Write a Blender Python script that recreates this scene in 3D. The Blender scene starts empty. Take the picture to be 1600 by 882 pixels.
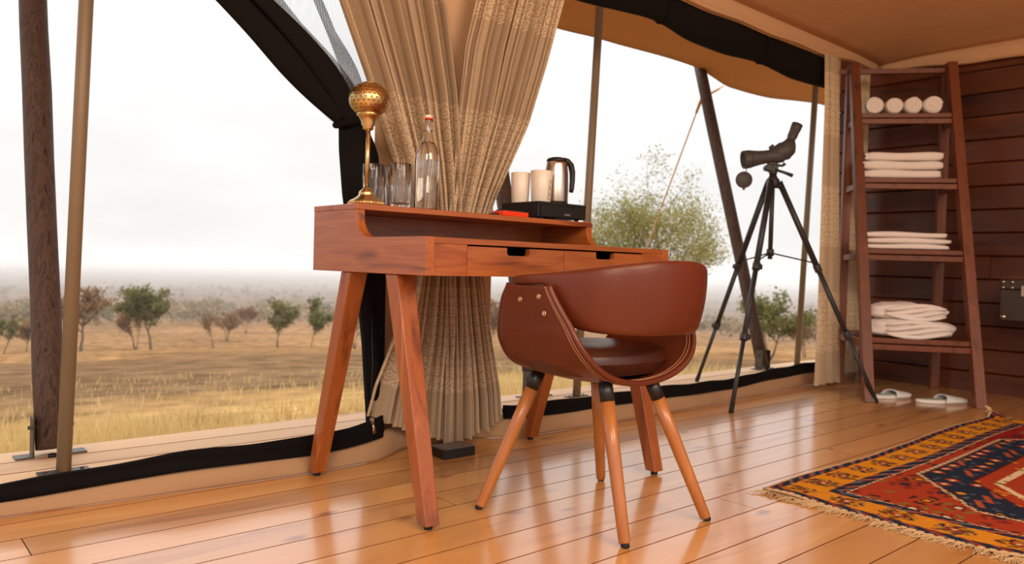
import bpy, bmesh, math, random
import numpy as np
from mathutils import Vector, Matrix, noise
PI = math.pi
random.seed(7)
RNG = np.random.default_rng(11)
SC = bpy.context.scene
COL = SC.collection

# ------------------------------------------------------------------ camera
cam_d = bpy.data.cameras.new('camera'); cam = bpy.data.objects.new('camera', cam_d); COL.objects.link(cam)
R_ = Vector((0.7558, -0.6541, 0.0291)).normalized(); F_ = Vector((0.6547, 0.7555, -0.0216)).normalized()
U_ = R_.cross(F_).normalized(); R_ = F_.cross(U_).normalized()
M = Matrix((R_, U_, -F_)).transposed().to_4x4(); M.translation = (0, 0, 0.69)
cam.matrix_world = M
cam_d.sensor_fit = 'HORIZONTAL'; cam_d.sensor_width = 36; cam_d.lens = 1208.1 / 1600 * 36
cam_d.clip_start = 0.05; cam_d.clip_end = 20000
cam_d.dof.use_dof = True; cam_d.dof.focus_distance = 2.15; cam_d.dof.aperture_fstop = 4.0
SC.camera = cam
SC.view_settings.view_transform = 'Standard'; SC.view_settings.look = 'None'
SC.view_settings.gamma = 1.0; SC.view_settings.use_curve_mapping = False
SC.view_settings.exposure = 0.08
SC.cycles.volume_bounces = 3

# ------------------------------------------------------------------ world: overcast sky, brighter overhead
W = bpy.data.worlds.new('overcast'); SC.world = W; W.use_nodes = True
nt = W.node_tree; nt.nodes.clear()
def N(nt, t, **k):
    n = nt.nodes.new(t)
    for a, v in k.items(): setattr(n, a, v)
    return n
wo = N(nt, 'ShaderNodeOutputWorld'); bg = N(nt, 'ShaderNodeBackground')
tc = N(nt, 'ShaderNodeTexCoord'); sx = N(nt, 'ShaderNodeSeparateXYZ')
nt.links.new(tc.outputs['Generated'], sx.inputs[0])
mx = N(nt, 'ShaderNodeMath', operation='MAXIMUM'); mx.inputs[1].default_value = 0.0
nt.links.new(sx.outputs['Z'], mx.inputs[0])
pw = N(nt, 'ShaderNodeMath', operation='POWER'); pw.inputs[1].default_value = 1.7; nt.links.new(mx.outputs[0], pw.inputs[0])
ma = N(nt, 'ShaderNodeMath', operation='MULTIPLY_ADD'); ma.inputs[1].default_value = 2.6; ma.inputs[2].default_value = 1.0
nt.links.new(pw.outputs[0], ma.inputs[0])
mp = N(nt, 'ShaderNodeMapping'); mp.inputs['Scale'].default_value = (2.2, 2.2, 6.0)
nt.links.new(tc.outputs['Generated'], mp.inputs[0])
nz = N(nt, 'ShaderNodeTexNoise'); nz.inputs['Scale'].default_value = 1.3; nz.inputs['Detail'].default_value = 4
nt.links.new(mp.outputs[0], nz.inputs['Vector'])
mr = N(nt, 'ShaderNodeMapRange'); mr.inputs[1].default_value = 0.3; mr.inputs[2].default_value = 0.7
mr.inputs[3].default_value = 0.90; mr.inputs[4].default_value = 1.06
nt.links.new(nz.outputs['Fac'], mr.inputs[0])
mm = N(nt, 'ShaderNodeMath', operation='MULTIPLY'); nt.links.new(ma.outputs[0], mm.inputs[0]); nt.links.new(mr.outputs[0], mm.inputs[1])
m2 = N(nt, 'ShaderNodeMath', operation='MULTIPLY'); m2.inputs[1].default_value = 0.90; nt.links.new(mm.outputs[0], m2.inputs[0])
bg.inputs['Color'].default_value = (1.0, 0.985, 0.97, 1)
nt.links.new(m2.outputs[0], bg.inputs['Strength']); nt.links.new(bg.outputs[0], wo.inputs['Surface'])

# ------------------------------------------------------------------ large lights: unseen warm fill added behind the camera to brighten the interior
def area(name, loc, target, sx_, sy_, power, color):
    l = bpy.data.lights.new(name, 'AREA'); l.shape = 'RECTANGLE'; l.size = sx_; l.size_y = sy_; l.energy = power; l.color = color
    o = bpy.data.objects.new(name, l); COL.objects.link(o); o.location = loc
    o.rotation_euler = (Vector(target) - Vector(loc)).to_track_quat('-Z', 'Y').to_euler()
    return o
area('warm_fill_right', (1.4, -1.3, 2.25), (2.0, 1.6, 0.5), 1.6, 1.0, 50, (1.0, 0.76, 0.53))  # added fill light over the desk and chair, no fixture modelled
area('warm_fill_left', (-0.9, -0.7, 2.2), (1.6, 2.0, 0.4), 0.9, 0.9, 48, (1.0, 0.78, 0.56))  # second added fill, set high and further left

# ------------------------------------------------------------------ helpers
def lin(c): return c / 12.92 if c <= 0.04045 else ((c + 0.055) / 1.055) ** 2.4
def S(r, g, b): return (lin(r / 255), lin(g / 255), lin(b / 255), 1)
ORG = {}
def tag(o, label=None, cat=None, group=None, kind=None):
    if label: o['label'] = label
    if cat: o['category'] = cat
    if group: o['group'] = group
    if kind: o['kind'] = kind
    return o
def thing(name, loc, label, cat, group=None):
    o = bpy.data.objects.new(name, None); COL.objects.link(o); o.location = loc; o.empty_display_size = 0.05
    ORG[o] = Vector(loc); return tag(o, label, cat, group)
def struct(name, loc=(0, 0, 0)):
    o = bpy.data.objects.new(name, None); COL.objects.link(o); o.location = loc; o['kind'] = 'structure'; ORG[o] = Vector(loc); return o
def crv(pts, n=5):
    out = []; P3 = [Vector(p) for p in pts]
    for i in range(len(P3) - 1):
        p0 = P3[max(i - 1, 0)]; p1 = P3[i]; p2 = P3[i + 1]; p3 = P3[min(i + 2, len(P3) - 1)]
        for k in range(n):
            t = k / n; out.append(0.5 * ((2 * p1) + (p2 - p0) * t + (2 * p0 - 5 * p1 + 4 * p2 - p3) * t * t + (3 * p1 - p0 - 3 * p2 + p3) * t ** 3))
    out.append(P3[-1]); return out
def crr(rs, n=5): return [v[0] for v in crv([(r, 0, 0) for r in rs], n)]
class MB:
    def __init__(s): s.v = []; s.f = []; s.sm = []
    def add(s, verts, faces, smooth=False):
        b = len(s.v); s.v += [tuple(p) for p in verts]
        s.f += [tuple(b + i for i in f) for f in faces]; s.sm += [smooth] * len(faces); return s
    def box(s, x0, x1, y0, y1, z0, z1, m=None):
        v = [Vector((x, y, z)) for z in (z0, z1) for y in (y0, y1) for x in (x0, x1)]
        if m: v = [m @ p for p in v]
        return s.add(v, [(0, 2, 3, 1), (4, 5, 7, 6), (0, 1, 5, 4), (2, 6, 7, 3), (0, 4, 6, 2), (1, 3, 7, 5)])
    def prism(s, poly, ax, a0, a1, m=None, smooth=False):
        # poly: list of 2d points; ax: extrude axis 0 (poly in y,z), 1 (x,z), 2 (x,y)
        def P(p, a):
            q = [p[0], p[1]]; q.insert(ax, a); q = Vector(q); return m @ q if m else q
        n = len(poly); v = [P(p, a0) for p in poly] + [P(p, a1) for p in poly]
        f = [tuple(range(n))[::-1], tuple(range(n, 2 * n))]
        s.add(v, f); b = len(s.v) - 2 * n
        s.f += [(b + i, b + (i + 1) % n, b + n + (i + 1) % n, b + n + i) for i in range(n)]; s.sm += [smooth] * n
        return s
    def tube(s, path, rad, n=10, caps=True, smooth=True, flat=1.0, up=(0, 0, 1)):
        path = [Vector(p) for p in path]; k = len(path)
        if not hasattr(rad, '__len__'): rad = [rad] * k
        v = []; f = []; prev = None
        for i, p in enumerate(path):
            t = (path[min(i + 1, k - 1)] - path[max(i - 1, 0)]).normalized()
            if prev is None:
                a = Vector(up)
                if abs(a.dot(t)) > 0.95: a = Vector((1, 0, 0))
                a = (a - t * a.dot(t)).normalized()
            else:
                a = (prev - t * prev.dot(t)).normalized()
            prev = a; b = t.cross(a)
            for j in range(n):
                an = 2 * PI * j / n
                v.append(p + a * (math.cos(an) * rad[i]) + b * (math.sin(an) * rad[i] * flat))
        for i in range(k - 1):
            for j in range(n):
                f.append((i * n + j, i * n + (j + 1) % n, (i + 1) * n + (j + 1) % n, (i + 1) * n + j))
        s.add(v, f, smooth)
        if caps:
            b = len(s.v) - len(v)
            s.f += [tuple(b + j for j in range(n))[::-1], tuple(b + (k - 1) * n + j for j in range(n))]; s.sm += [False, False]
        return s
    def lathe(s, prof, c=(0, 0, 0), n=32, m=None, smooth=True, rmod=None):
        c = Vector(c); v = []; f = []
        for i, (r, z) in enumerate(prof):
            for j in range(n):
                an = 2 * PI * j / n; rr = r * (rmod(an, z, i) if rmod else 1)
                p = Vector((rr * math.cos(an), rr * math.sin(an), z))
                v.append((m @ p if m else p) + c)
        for i in range(len(prof) - 1):
            for j in range(n):
                f.append((i * n + j, i * n + (j + 1) % n, (i + 1) * n + (j + 1) % n, (i + 1) * n + j))
        s.add(v, f, smooth); b = len(s.v) - len(v); k = len(prof)
        if prof[0][0] > 1e-5: s.f.append(tuple(b + j for j in range(n))[::-1]); s.sm.append(False)
        if prof[-1][0] > 1e-5: s.f.append(tuple(b + (k - 1) * n + j for j in range(n))); s.sm.append(False)
        return s
    def grid(s, fn, nu, nv, smooth=True, cu=False):
        v = [fn(i / nu, j / nv) for j in range(nv + 1) for i in range(nu + 1)]
        f = [(j * (nu + 1) + i, j * (nu + 1) + i + 1, (j + 1) * (nu + 1) + i + 1, (j + 1) * (nu + 1) + i) for j in range(nv) for i in range(nu)]
        return s.add(v, f, smooth)
    def build(s, name, mat, parent=None, bevel=0, solid=0, sub=0, attr=None, uv=None, label=None, offset=0.0):
        o0 = ORG.get(parent, Vector((0, 0, 0))) if parent else Vector((0, 0, 0))
        me = bpy.data.meshes.new(name)
        me.from_pydata([tuple(Vector(p) - o0) for p in s.v], [], s.f)
        me.polygons.foreach_set('use_smooth', s.sm); me.update()
        if mat: me.materials.append(mat)
        o = bpy.data.objects.new(name, me); COL.objects.link(o)
        if uv is not None:
            a = me.attributes.new('cloth', 'FLOAT_VECTOR', 'POINT'); a.data.foreach_set('vector', np.asarray(uv, 'f').ravel())
        if parent: o.parent = parent; ORG[o] = o0
        else: ORG[o] = Vector((0, 0, 0))
        if solid: m = o.modifiers.new('s', 'SOLIDIFY'); m.thickness = solid; m.offset = offset
        if bevel: m = o.modifiers.new('b', 'BEVEL'); m.width = bevel; m.segments = 2; m.limit_method = 'ANGLE'; m.angle_limit = math.radians(40); m.harden_normals = False
        if sub: m = o.modifiers.new('d', 'SUBSURF'); m.levels = sub; m.render_levels = sub
        if label: o['label'] = label
        return o
def solo(o, loc):
    # a thing that is one mesh: move its origin to its base
    loc = Vector(loc); o.data.transform(Matrix.Translation(-loc)); o.location = loc; return o
def lerp(a, b, t): return a + (b - a) * t
def interp(x, pts): return float(np.interp(x, [p[0] for p in pts], [p[1] for p in pts]))
def frame(o, x, z):
    # matrix with given origin, x axis and z-ish axis
    x = Vector(x).normalized(); z = Vector(z); z = (z - x * z.dot(x)).normalized(); y = z.cross(x)
    m = Matrix((x, y, z)).transposed().to_4x4(); m.translation = Vector(o); return m

# ------------------------------------------------------------------ materials
def newmat(name):
    m = bpy.data.materials.new(name); m.use_nodes = True; nt = m.node_tree
    return m, nt, nt.nodes['Principled BSDF']
def plain(name, col, rough=0.5, metal=0, bump=0, bscale=200, coat=0, vary=0.0, vscale=6, sheen=0, spec=None):
    m, nt, p = newmat(name); p.inputs['Base Color'].default_value = col; p.inputs['Roughness'].default_value = rough
    p.inputs['Metallic'].default_value = metal; p.inputs['Coat Weight'].default_value = coat
    if spec is not None: p.inputs['Specular IOR Level'].default_value = spec
    if sheen: p.inputs['Sheen Weight'].default_value = sheen
    if bump or vary:
        t = N(nt, 'ShaderNodeTexCoord')
    if bump:
        n = N(nt, 'ShaderNodeTexNoise'); n.inputs['Scale'].default_value = bscale; n.inputs['Detail'].default_value = 3
        nt.links.new(t.outputs['Object'], n.inputs['Vector'])
        b = N(nt, 'ShaderNodeBump'); b.inputs['Strength'].default_value = bump; b.inputs['Distance'].default_value = 0.002
        nt.links.new(n.outputs['Fac'], b.inputs['Height']); nt.links.new(b.outputs[0], p.inputs['Normal'])
    if vary:
        n = N(nt, 'ShaderNodeTexNoise'); n.inputs['Scale'].default_value = vscale; n.inputs['Detail'].default_value = 5
        nt.links.new(t.outputs['Object'], n.inputs['Vector'])
        r = N(nt, 'ShaderNodeMapRange'); r.inputs[1].default_value = 0.3; r.inputs[2].default_value = 0.7
        r.inputs[3].default_value = 1 - vary; r.inputs[4].default_value = 1 + vary * 0.6
        nt.links.new(n.outputs['Fac'], r.inputs[0])
        x = N(nt, 'ShaderNodeVectorMath', operation='SCALE'); x.inputs[0].default_value = col[:3]
        nt.links.new(r.outputs[0], x.inputs['Scale']); nt.links.new(x.outputs[0], p.inputs['Base Color'])
    return m
def wood(name, cs, axis=0, rough=0.4, coat=0.0, coat_rough=0.15, stretch=9.0, scale=3.0, knots=0.0, knotcol=(0.10, 0.03, 0.01, 1), tone=0.25, grain=0.25, bump=0.15, hueshift=0.0):
    m, nt, p = newmat(name); L = nt.links.new
    t = N(nt, 'ShaderNodeTexCoord'); oi = N(nt, 'ShaderNodeObjectInfo')
    sc = N(nt, 'ShaderNodeVectorMath', operation='SCALE'); sc.inputs[0].default_value = (37.1, 53.7, 71.3); L(oi.outputs['Random'], sc.inputs['Scale'])
    ad = N(nt, 'ShaderNodeVectorMath', operation='ADD'); L(t.outputs['Object'], ad.inputs[0]); L(sc.outputs[0], ad.inputs[1])
    mp = N(nt, 'ShaderNodeMapping'); s_ = [1.0, 1.0, 1.0]
    for i in range(3):
        if i != axis: s_[i] = stretch
    mp.inputs['Scale'].default_value = s_; L(ad.outputs[0], mp.inputs[0])
    n1 = N(nt, 'ShaderNodeTexNoise'); n1.inputs['Scale'].default_value = scale; n1.inputs['Detail'].default_value = 2.5; n1.inputs['Distortion'].default_value = 0.5; L(mp.outputs[0], n1.inputs['Vector'])
    # growth-ring bands from the stretched noise
    k = N(nt, 'ShaderNodeMath', operation='MULTIPLY'); k.inputs[1].default_value = 18; L(n1.outputs['Fac'], k.inputs[0])
    sn = N(nt, 'ShaderNodeMath', operation='SINE'); L(k.outputs[0], sn.inputs[0])
    k2 = N(nt, 'ShaderNodeMath', operation='MULTIPLY_ADD'); k2.inputs[1].default_value = grain * 0.28; L(sn.outputs[0], k2.inputs[0]); L(n1.outputs['Fac'], k2.inputs[2])
    mp2 = N(nt, 'ShaderNodeMapping'); mp2.inputs['Scale'].default_value = [v * (1 if i == axis else 4) for i, v in enumerate(s_)]; L(ad.outputs[0], mp2.inputs[0])
    n2 = N(nt, 'ShaderNodeTexNoise'); n2.inputs['Scale'].default_value = scale * 3; n2.inputs['Detail'].default_value = 2; L(mp2.outputs[0], n2.inputs['Vector'])
    k3 = N(nt, 'ShaderNodeMath', operation='MULTIPLY_ADD'); k3.inputs[1].default_value = grain; L(n2.outputs['Fac'], k3.inputs[0]); L(k2.outputs[0], k3.inputs[2])
    cr = N(nt, 'ShaderNodeValToRGB'); e = cr.color_ramp.elements
    e[0].position = 0.12 + grain * 0.4; e[0].color = cs[0]; e[1].position = 0.88 + grain * 0.6; e[1].color = cs[-1]
    for i, c in enumerate(cs[1:-1]):
        q = e.new(lerp(e[0].position, e[-1].position, (i + 1) / (len(cs) - 1))); q.color = c
    L(k3.outputs[0], cr.inputs[0])
    rt = N(nt, 'ShaderNodeMapRange'); rt.inputs[3].default_value = 1 - tone; rt.inputs[4].default_value = 1 + tone * 0.5; L(oi.outputs['Random'], rt.inputs[0])
    cs_ = N(nt, 'ShaderNodeVectorMath', operation='SCALE'); L(cr.outputs[0], cs_.inputs[0]); L(rt.outputs[0], cs_.inputs['Scale'])
    out = cs_.outputs[0]
    if knots:
        mk = N(nt, 'ShaderNodeMapping'); ks = [3.2] * 3; ks[axis] = 1.4; mk.inputs['Scale'].default_value = [v * knots for v in ks]; L(ad.outputs[0], mk.inputs[0])
        nn = N(nt, 'ShaderNodeTexNoise'); nn.inputs['Scale'].default_value = 9; L(ad.outputs[0], nn.inputs['Vector'])
        va = N(nt, 'ShaderNodeVectorMath', operation='SCALE'); va.inputs['Scale'].default_value = 0.25; L(nn.outputs['Color'], va.inputs[0])
        vb = N(nt, 'ShaderNodeVectorMath', operation='ADD'); L(mk.outputs[0], vb.inputs[0]); L(va.outputs[0], vb.inputs[1])
        vo = N(nt, 'ShaderNodeTexVoronoi'); vo.inputs['Scale'].default_value = 1.0; L(vb.outputs[0], vo.inputs['Vector'])
        kr = N(nt, 'ShaderNodeMapRange'); kr.inputs[1].default_value = 0.05; kr.inputs[2].default_value = 0.15; kr.inputs[3].default_value = 0.8; kr.inputs[4].default_value = 0.0; L(vo.outputs['Distance'], kr.inputs[0])
        mxn = N(nt, 'ShaderNodeMix', data_type='RGBA'); L(kr.outputs[0], mxn.inputs[0]); L(out, mxn.inputs[6]); mxn.inputs[7].default_value = knotcol
        out = mxn.outputs[2]
    L(out, p.inputs['Base Color'])
    p.inputs['Roughness'].default_value = rough; p.inputs['Coat Weight'].default_value = coat; p.inputs['Coat Roughness'].default_value = coat_rough
    b = N(nt, 'ShaderNodeBump'); b.inputs['Strength'].default_value = bump; b.inputs['Distance'].default_value = 0.001; L(k3.outputs[0], b.inputs['Height']); L(b.outputs[0], p.inputs['Normal'])
    return m
def cloth(name, col, weave=900, rough=0.9, translucent=0.0, bump=0.3, tcol=None):
    m, nt, p = newmat(name); L = nt.links.new
    t = N(nt, 'ShaderNodeTexCoord')
    n = N(nt, 'ShaderNodeTexNoise'); n.inputs['Scale'].default_value = weave; n.inputs['Detail'].default_value = 2; L(t.outputs['Object'], n.inputs['Vector'])
    r = N(nt, 'ShaderNodeMapRange'); r.inputs[3].default_value = 0.82; r.inputs[4].default_value = 1.15; L(n.outputs['Fac'], r.inputs[0])
    x = N(nt, 'ShaderNodeVectorMath', operation='SCALE'); x.inputs[0].default_value = col[:3]; L(r.outputs[0], x.inputs['Scale']); L(x.outputs[0], p.inputs['Base Color'])
    n3 = N(nt, 'ShaderNodeTexNoise'); n3.inputs['Scale'].default_value = 5; n3.inputs['Detail'].default_value = 3; L(t.outputs['Object'], n3.inputs['Vector'])
    b = N(nt, 'ShaderNodeBump'); b.inputs['Strength'].default_value = bump; b.inputs['Distance'].default_value = 0.02; L(n3.outputs['Fac'], b.inputs['Height']); L(b.outputs[0], p.inputs['Normal'])
    p.inputs['Roughness'].default_value = rough; p.inputs['Specular IOR Level'].default_value = 0.15
    if translucent:
        tr = N(nt, 'ShaderNodeBsdfTranslucent'); tr.inputs['Color'].default_value = tcol or col
        mx = N(nt, 'ShaderNodeMixShader'); mx.inputs[0].default_value = translucent
        o = nt.nodes['Material Output']; L(p.outputs[0], mx.inputs[1]); L(tr.outputs[0], mx.inputs[2]); L(mx.outputs[0], o.inputs[0])
    return m

M_pine = wood('pine_floor', [S(170, 106, 48), S(210, 150, 82), S(226, 174, 108)], 0, rough=0.38, coat=1.0, coat_rough=0.15, stretch=7, scale=1.6, knots=2.2, knotcol=S(126, 62, 30), tone=0.13, grain=0.24, bump=0.03)
M_deck = wood('pale_deck', [S(176, 140, 105), S(214, 180, 142), S(226, 196, 160)], 0, rough=0.7, stretch=8, scale=1.6, knots=0.9, knotcol=S(150, 105, 72), tone=0.08, grain=0.2, bump=0.1)
M_wall = wood('dark_boards', [S(40, 17, 7), S(84, 39, 16), S(120, 61, 26)], 1, rough=0.42, coat=0.12, coat_rough=0.25, stretch=8, scale=1.7, knots=0.8, knotcol=S(30, 12, 8), tone=0.35, grain=0.25)
WD = [S(96, 42, 15), S(152, 78, 31), S(186, 109, 52)]
M_deskX = wood('desk_wood_long', WD, 0, rough=0.38, coat=0.35, coat_rough=0.25, stretch=8, scale=2.4, knots=0.5, knotcol=S(70, 26, 14), tone=0.12, grain=0.42)
M_deskY = wood('desk_wood_side', WD, 1, rough=0.38, coat=0.35, coat_rough=0.25, stretch=8, scale=2.4, knots=0.5, knotcol=S(70, 26, 14), tone=0.12, grain=0.42)
M_deskZ = wood('desk_wood_leg', WD, 2, rough=0.38, coat=0.35, coat_rough=0.25, stretch=9, scale=2.4, knots=0.6, knotcol=S(70, 26, 14), tone=0.12, grain=0.3)
M_beech = wood('beech_leg', [S(150, 86, 40), S(174, 106, 52), S(192, 124, 66)], 2, rough=0.35, coat=0.4, coat_rough=0.2, stretch=10, scale=3, tone=0.05, grain=0.15, bump=0.03)
M_shelf = wood('shelf_wood', [S(66, 30, 11), S(112, 54, 22), S(140, 76, 34)], 2, rough=0.5, coat=0.05, coat_rough=0.3, stretch=9, scale=2.2, tone=0.15, grain=0.25)
M_shelfX = wood('shelf_wood_board', [S(66, 30, 11), S(112, 54, 22), S(140, 76, 34)], 0, rough=0.5, coat=0.05, coat_rough=0.3, stretch=9, scale=2.2, tone=0.15, grain=0.25)
M_post = wood('old_post', [S(30, 18, 14), S(58, 40, 33), S(92, 68, 56)], 2, rough=0.7, stretch=22, scale=3, tone=0.1, grain=0.6, bump=0.6)
M_leather = plain('brown_leather', S(100, 43, 23), 0.36, bump=0.25, bscale=350, vary=0.14, vscale=5, spec=0.45)
M_leatherd = plain('seat_leather', S(78, 38, 26), 0.30, bump=0.25, bscale=350, vary=0.2, vscale=7, spec=0.5)
M_stitch = plain('pale_thread', S(200, 150, 116), 0.8)
M_black = plain('black_plastic', S(24, 22, 22), 0.4)
M_blackm = plain('black_matt', S(14, 12, 12), 0.75)
M_rubber = plain('rubber', S(20, 18, 17), 0.8)
M_steel = plain('steel', S(205, 190, 178), 0.28, metal=1.0)
M_brass = plain('brass', S(214, 184, 130), 0.3, metal=1.0, bump=0.5, bscale=90, vary=0.2, vscale=25)
M_rivet = plain('rivet', S(226, 190, 150), 0.3, metal=1.0)
M_pole = plain('tan_pole', S(132, 112, 88), 0.45, vary=0.08, vscale=4)
M_galv = plain('galvanised', S(92, 84, 76), 0.45, metal=0.8, vary=0.2, vscale=20)
M_canvas = cloth('canvas', S(206, 172, 138), 500, translucent=0.0, bump=0.25)
M_sill = cloth('sill_canvas', S(176, 140, 106), 500, bump=0.3)
M_ceil = cloth('ceiling_canvas', S(206, 164, 128), 300, bump=0.25)
M_fly = cloth('fly_canvas', S(190, 148, 106), 300, translucent=0.46, bump=0.1, tcol=S(188, 142, 100))
M_towel = cloth('towel', S(240, 230, 224), 700, bump=0.5)
M_netd = cloth('black_net_dense', S(20, 17, 17), 600, bump=0.3)
M_trim = cloth('black_binding', S(15, 13, 13), 600, bump=0.2)
M_white = plain('mug_glaze', S(232, 220, 206), 0.3)
M_red = plain('red_card', S(232, 62, 26), 0.45)
M_rope = plain('rope', S(206, 160, 100), 0.85)
M_tripod = plain('tripod_black', S(44, 42, 44), 0.45)
M_scope = plain('scope_rubber', S(70, 66, 66), 0.55, bump=0.2, bscale=400)
M_dark = plain('shadow_gap', S(20, 10, 6), 0.9)
M_seam = plain('board_seam', S(112, 60, 30), 0.9)
M_print = plain('dark_print', S(60, 52, 46), 0.6)
M_zip = plain('zip_metal', S(170, 150, 130), 0.35, metal=1.0)
M_slip = plain('slipper_cloth', S(226, 226, 222), 0.9, bump=0.3, bscale=500)
M_sole = plain('slipper_insole', S(176, 182, 176), 0.9)
M_fringe = plain('wool_fringe', S(196, 164, 122), 0.95)
M_trunk = plain('trunk_shell', S(58, 46, 36), 0.5, bump=0.2, bscale=100, vary=0.15)
M_chrome = plain('latch_metal', S(216, 200, 170), 0.25, metal=1.0)
def glassmat(name, col=(1, 1, 1, 1), ior=1.45, rough=0.0):
    m, nt, p = newmat(name); p.inputs['Transmission Weight'].default_value = 1.0; p.inputs['Base Color'].default_value = col
    p.inputs['Roughness'].default_value = rough; p.inputs['IOR'].default_value = ior; return m
M_glass = glassmat('glass'); M_water = glassmat('water', (0.99, 0.99, 0.98, 1), 1.33)
# sheer black net: fine vertical threads, partly see-through
def netmat(name, cover):
    m, nt, p = newmat(name); L = nt.links.new; p.inputs['Base Color'].default_value = S(40, 34, 34); p.inputs['Roughness'].default_value = 0.9
    t = N(nt, 'ShaderNodeAttribute', attribute_name='cloth'); sp = N(nt, 'ShaderNodeSeparateXYZ'); L(t.outputs['Vector'], sp.inputs[0])
    a = N(nt, 'ShaderNodeMath', operation='MULTIPLY'); a.inputs[1].default_value = 2 * PI / 0.0052; L(sp.outputs['X'], a.inputs[0])
    sn = N(nt, 'ShaderNodeMath', operation='SINE'); L(a.outputs[0], sn.inputs[0])
    mr = N(nt, 'ShaderNodeMapRange'); mr.inputs[1].default_value = -1; mr.inputs[2].default_value = 1; mr.inputs[3].default_value = cover * 0.35; mr.inputs[4].default_value = min(1, cover * 1.75); L(sn.outputs[0], mr.inputs[0])
    tr = N(nt, 'ShaderNodeBsdfTransparent'); mx = N(nt, 'ShaderNodeMixShader'); L(mr.outputs[0], mx.inputs[0]); L(tr.outputs[0], mx.inputs[1]); L(p.outputs[0], mx.inputs[2])
    L(mx.outputs[0], nt.nodes['Material Output'].inputs[0]); return m
M_net = netmat('sheer_net', 0.24); M_net2 = netmat('sheer_net_fold', 1.25)
# curtain: linen with bands of pale scrolls; 'cloth' attribute = (metres across cloth, 0, metres up)
def curtainmat(name, bands):
    m, nt, p = newmat(name); L = nt.links.new
    def MA(op, a, b=None, c=None):
        n = N(nt, 'ShaderNodeMath', operation=op)
        for i, q in enumerate((a, b, c)):
            if q is None: continue
            if isinstance(q, (int, float)): n.inputs[i].default_value = q
            else: L(q, n.inputs[i])
        return n.outputs[0]
    t = N(nt, 'ShaderNodeAttribute', attribute_name='cloth'); sp = N(nt, 'ShaderNodeSeparateXYZ'); L(t.outputs['Vector'], sp.inputs[0])
    T = 0.038
    u = MA('DIVIDE', sp.outputs['X'], T); w = MA('DIVIDE', sp.outputs['Z'], T)
    row = MA('FLOOR', w); u2 = MA('ADD', u, MA('MULTIPLY', MA('MODULO', row, 2.0), 0.5))
    cu = MA('SUBTRACT', MA('FRACT', u2), 0.5); cw = MA('SUBTRACT', MA('FRACT', w), 0.5)
    flip = MA('SUBTRACT', MA('MULTIPLY', MA('MODULO', row, 2.0), 2.0), 1.0)
    cu = MA('MULTIPLY', cu, flip)
    rr = MA('SQRT', MA('ADD', MA('MULTIPLY', cu, cu), MA('MULTIPLY', cw, cw)))
    th = MA('ARCTAN2', cw, cu)
    spi = MA('SINE', MA('ADD', MA('MULTIPLY', rr, 21.0), MA('MULTIPLY', th, 1.0)))
    ins = MA('LESS_THAN', rr, 0.5); sc = MA('MULTIPLY', MA('GREATER_THAN', spi, 0.15), ins)
    # connecting wave stems
    st = MA('ABSOLUTE', MA('SUBTRACT', cu, MA('MULTIPLY', MA('SINE', MA('MULTIPLY', w, PI)), 0.45)))
    stem = MA('LESS_THAN', st, 0.07)
    pat = MA('MAXIMUM', sc, stem)
    band = None
    for z0, z1 in bands:
        b = MA('MULTIPLY', MA('GREATER_THAN', sp.outputs['Z'], z0), MA('LESS_THAN', sp.outputs['Z'], z1))
        band = b if band is None else MA('MAXIMUM', band, b)
    fac = MA('MULTIPLY', pat, band)
    # weave
    w1 = N(nt, 'ShaderNodeTexNoise'); mpg = N(nt, 'ShaderNodeMapping'); mpg.inputs['Scale'].default_value = (900, 1, 60); L(t.outputs['Vector'], mpg.inputs[0]); L(mpg.outputs[0], w1.inputs['Vector']); w1.inputs['Scale'].default_value = 1.0
    w2 = N(nt, 'ShaderNodeTexNoise'); mph = N(nt, 'ShaderNodeMapping'); mph.inputs['Scale'].default_value = (60, 1, 700); L(t.outputs['Vector'], mph.inputs[0]); L(mph.outputs[0], w2.inputs['Vector']); w2.inputs['Scale'].default_value = 1.0
    ws = MA('ADD', w1.outputs['Fac'], w2.outputs['Fac'])
    mr = N(nt, 'ShaderNodeMapRange'); mr.inputs[1].default_value = 0.6; mr.inputs[2].default_value = 1.4; mr.inputs[3].default_value = 0.78; mr.inputs[4].default_value = 1.18; L(ws, mr.inputs[0])
    mx = N(nt, 'ShaderNodeMix', data_type='RGBA'); L(fac, mx.inputs[0]); mx.inputs[6].default_value = S(200, 176, 148); mx.inputs[7].default_value = S(234, 212, 180)
    sc2 = N(nt, 'ShaderNodeVectorMath', operation='SCALE'); L(mx.outputs[2], sc2.inputs[0]); L(mr.outputs[0], sc2.inputs['Scale'])
    L(sc2.outputs[0], p.inputs['Base Color']); p.inputs['Roughness'].default_value = 0.9; p.inputs['Specular IOR Level'].default_value = 0.1
    tr = N(nt, 'ShaderNodeBsdfTranslucent'); L(sc2.outputs[0], tr.inputs['Color']); ms = N(nt, 'ShaderNodeMixShader'); ms.inputs[0].default_value = 0.18
    L(p.outputs[0], ms.inputs[1]); L(tr.outputs[0], ms.inputs[2]); L(ms.outputs[0], nt.nodes['Material Output'].inputs[0])
    return m
BANDS = [(0.205, 0.60), (0.88, 1.27), (1.62, 2.0)]
M_curt = curtainmat('curtain_linen', BANDS)
M_curt2 = curtainmat('curtain_linen_corner', [(0.22, 0.58), (0.86, 1.22), (1.52, 1.9)])
M_lampshade = plain('pierced_brass', S(206, 172, 116), 0.3, metal=1.0, bump=0.6, bscale=70, vary=0.35, vscale=30)

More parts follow.
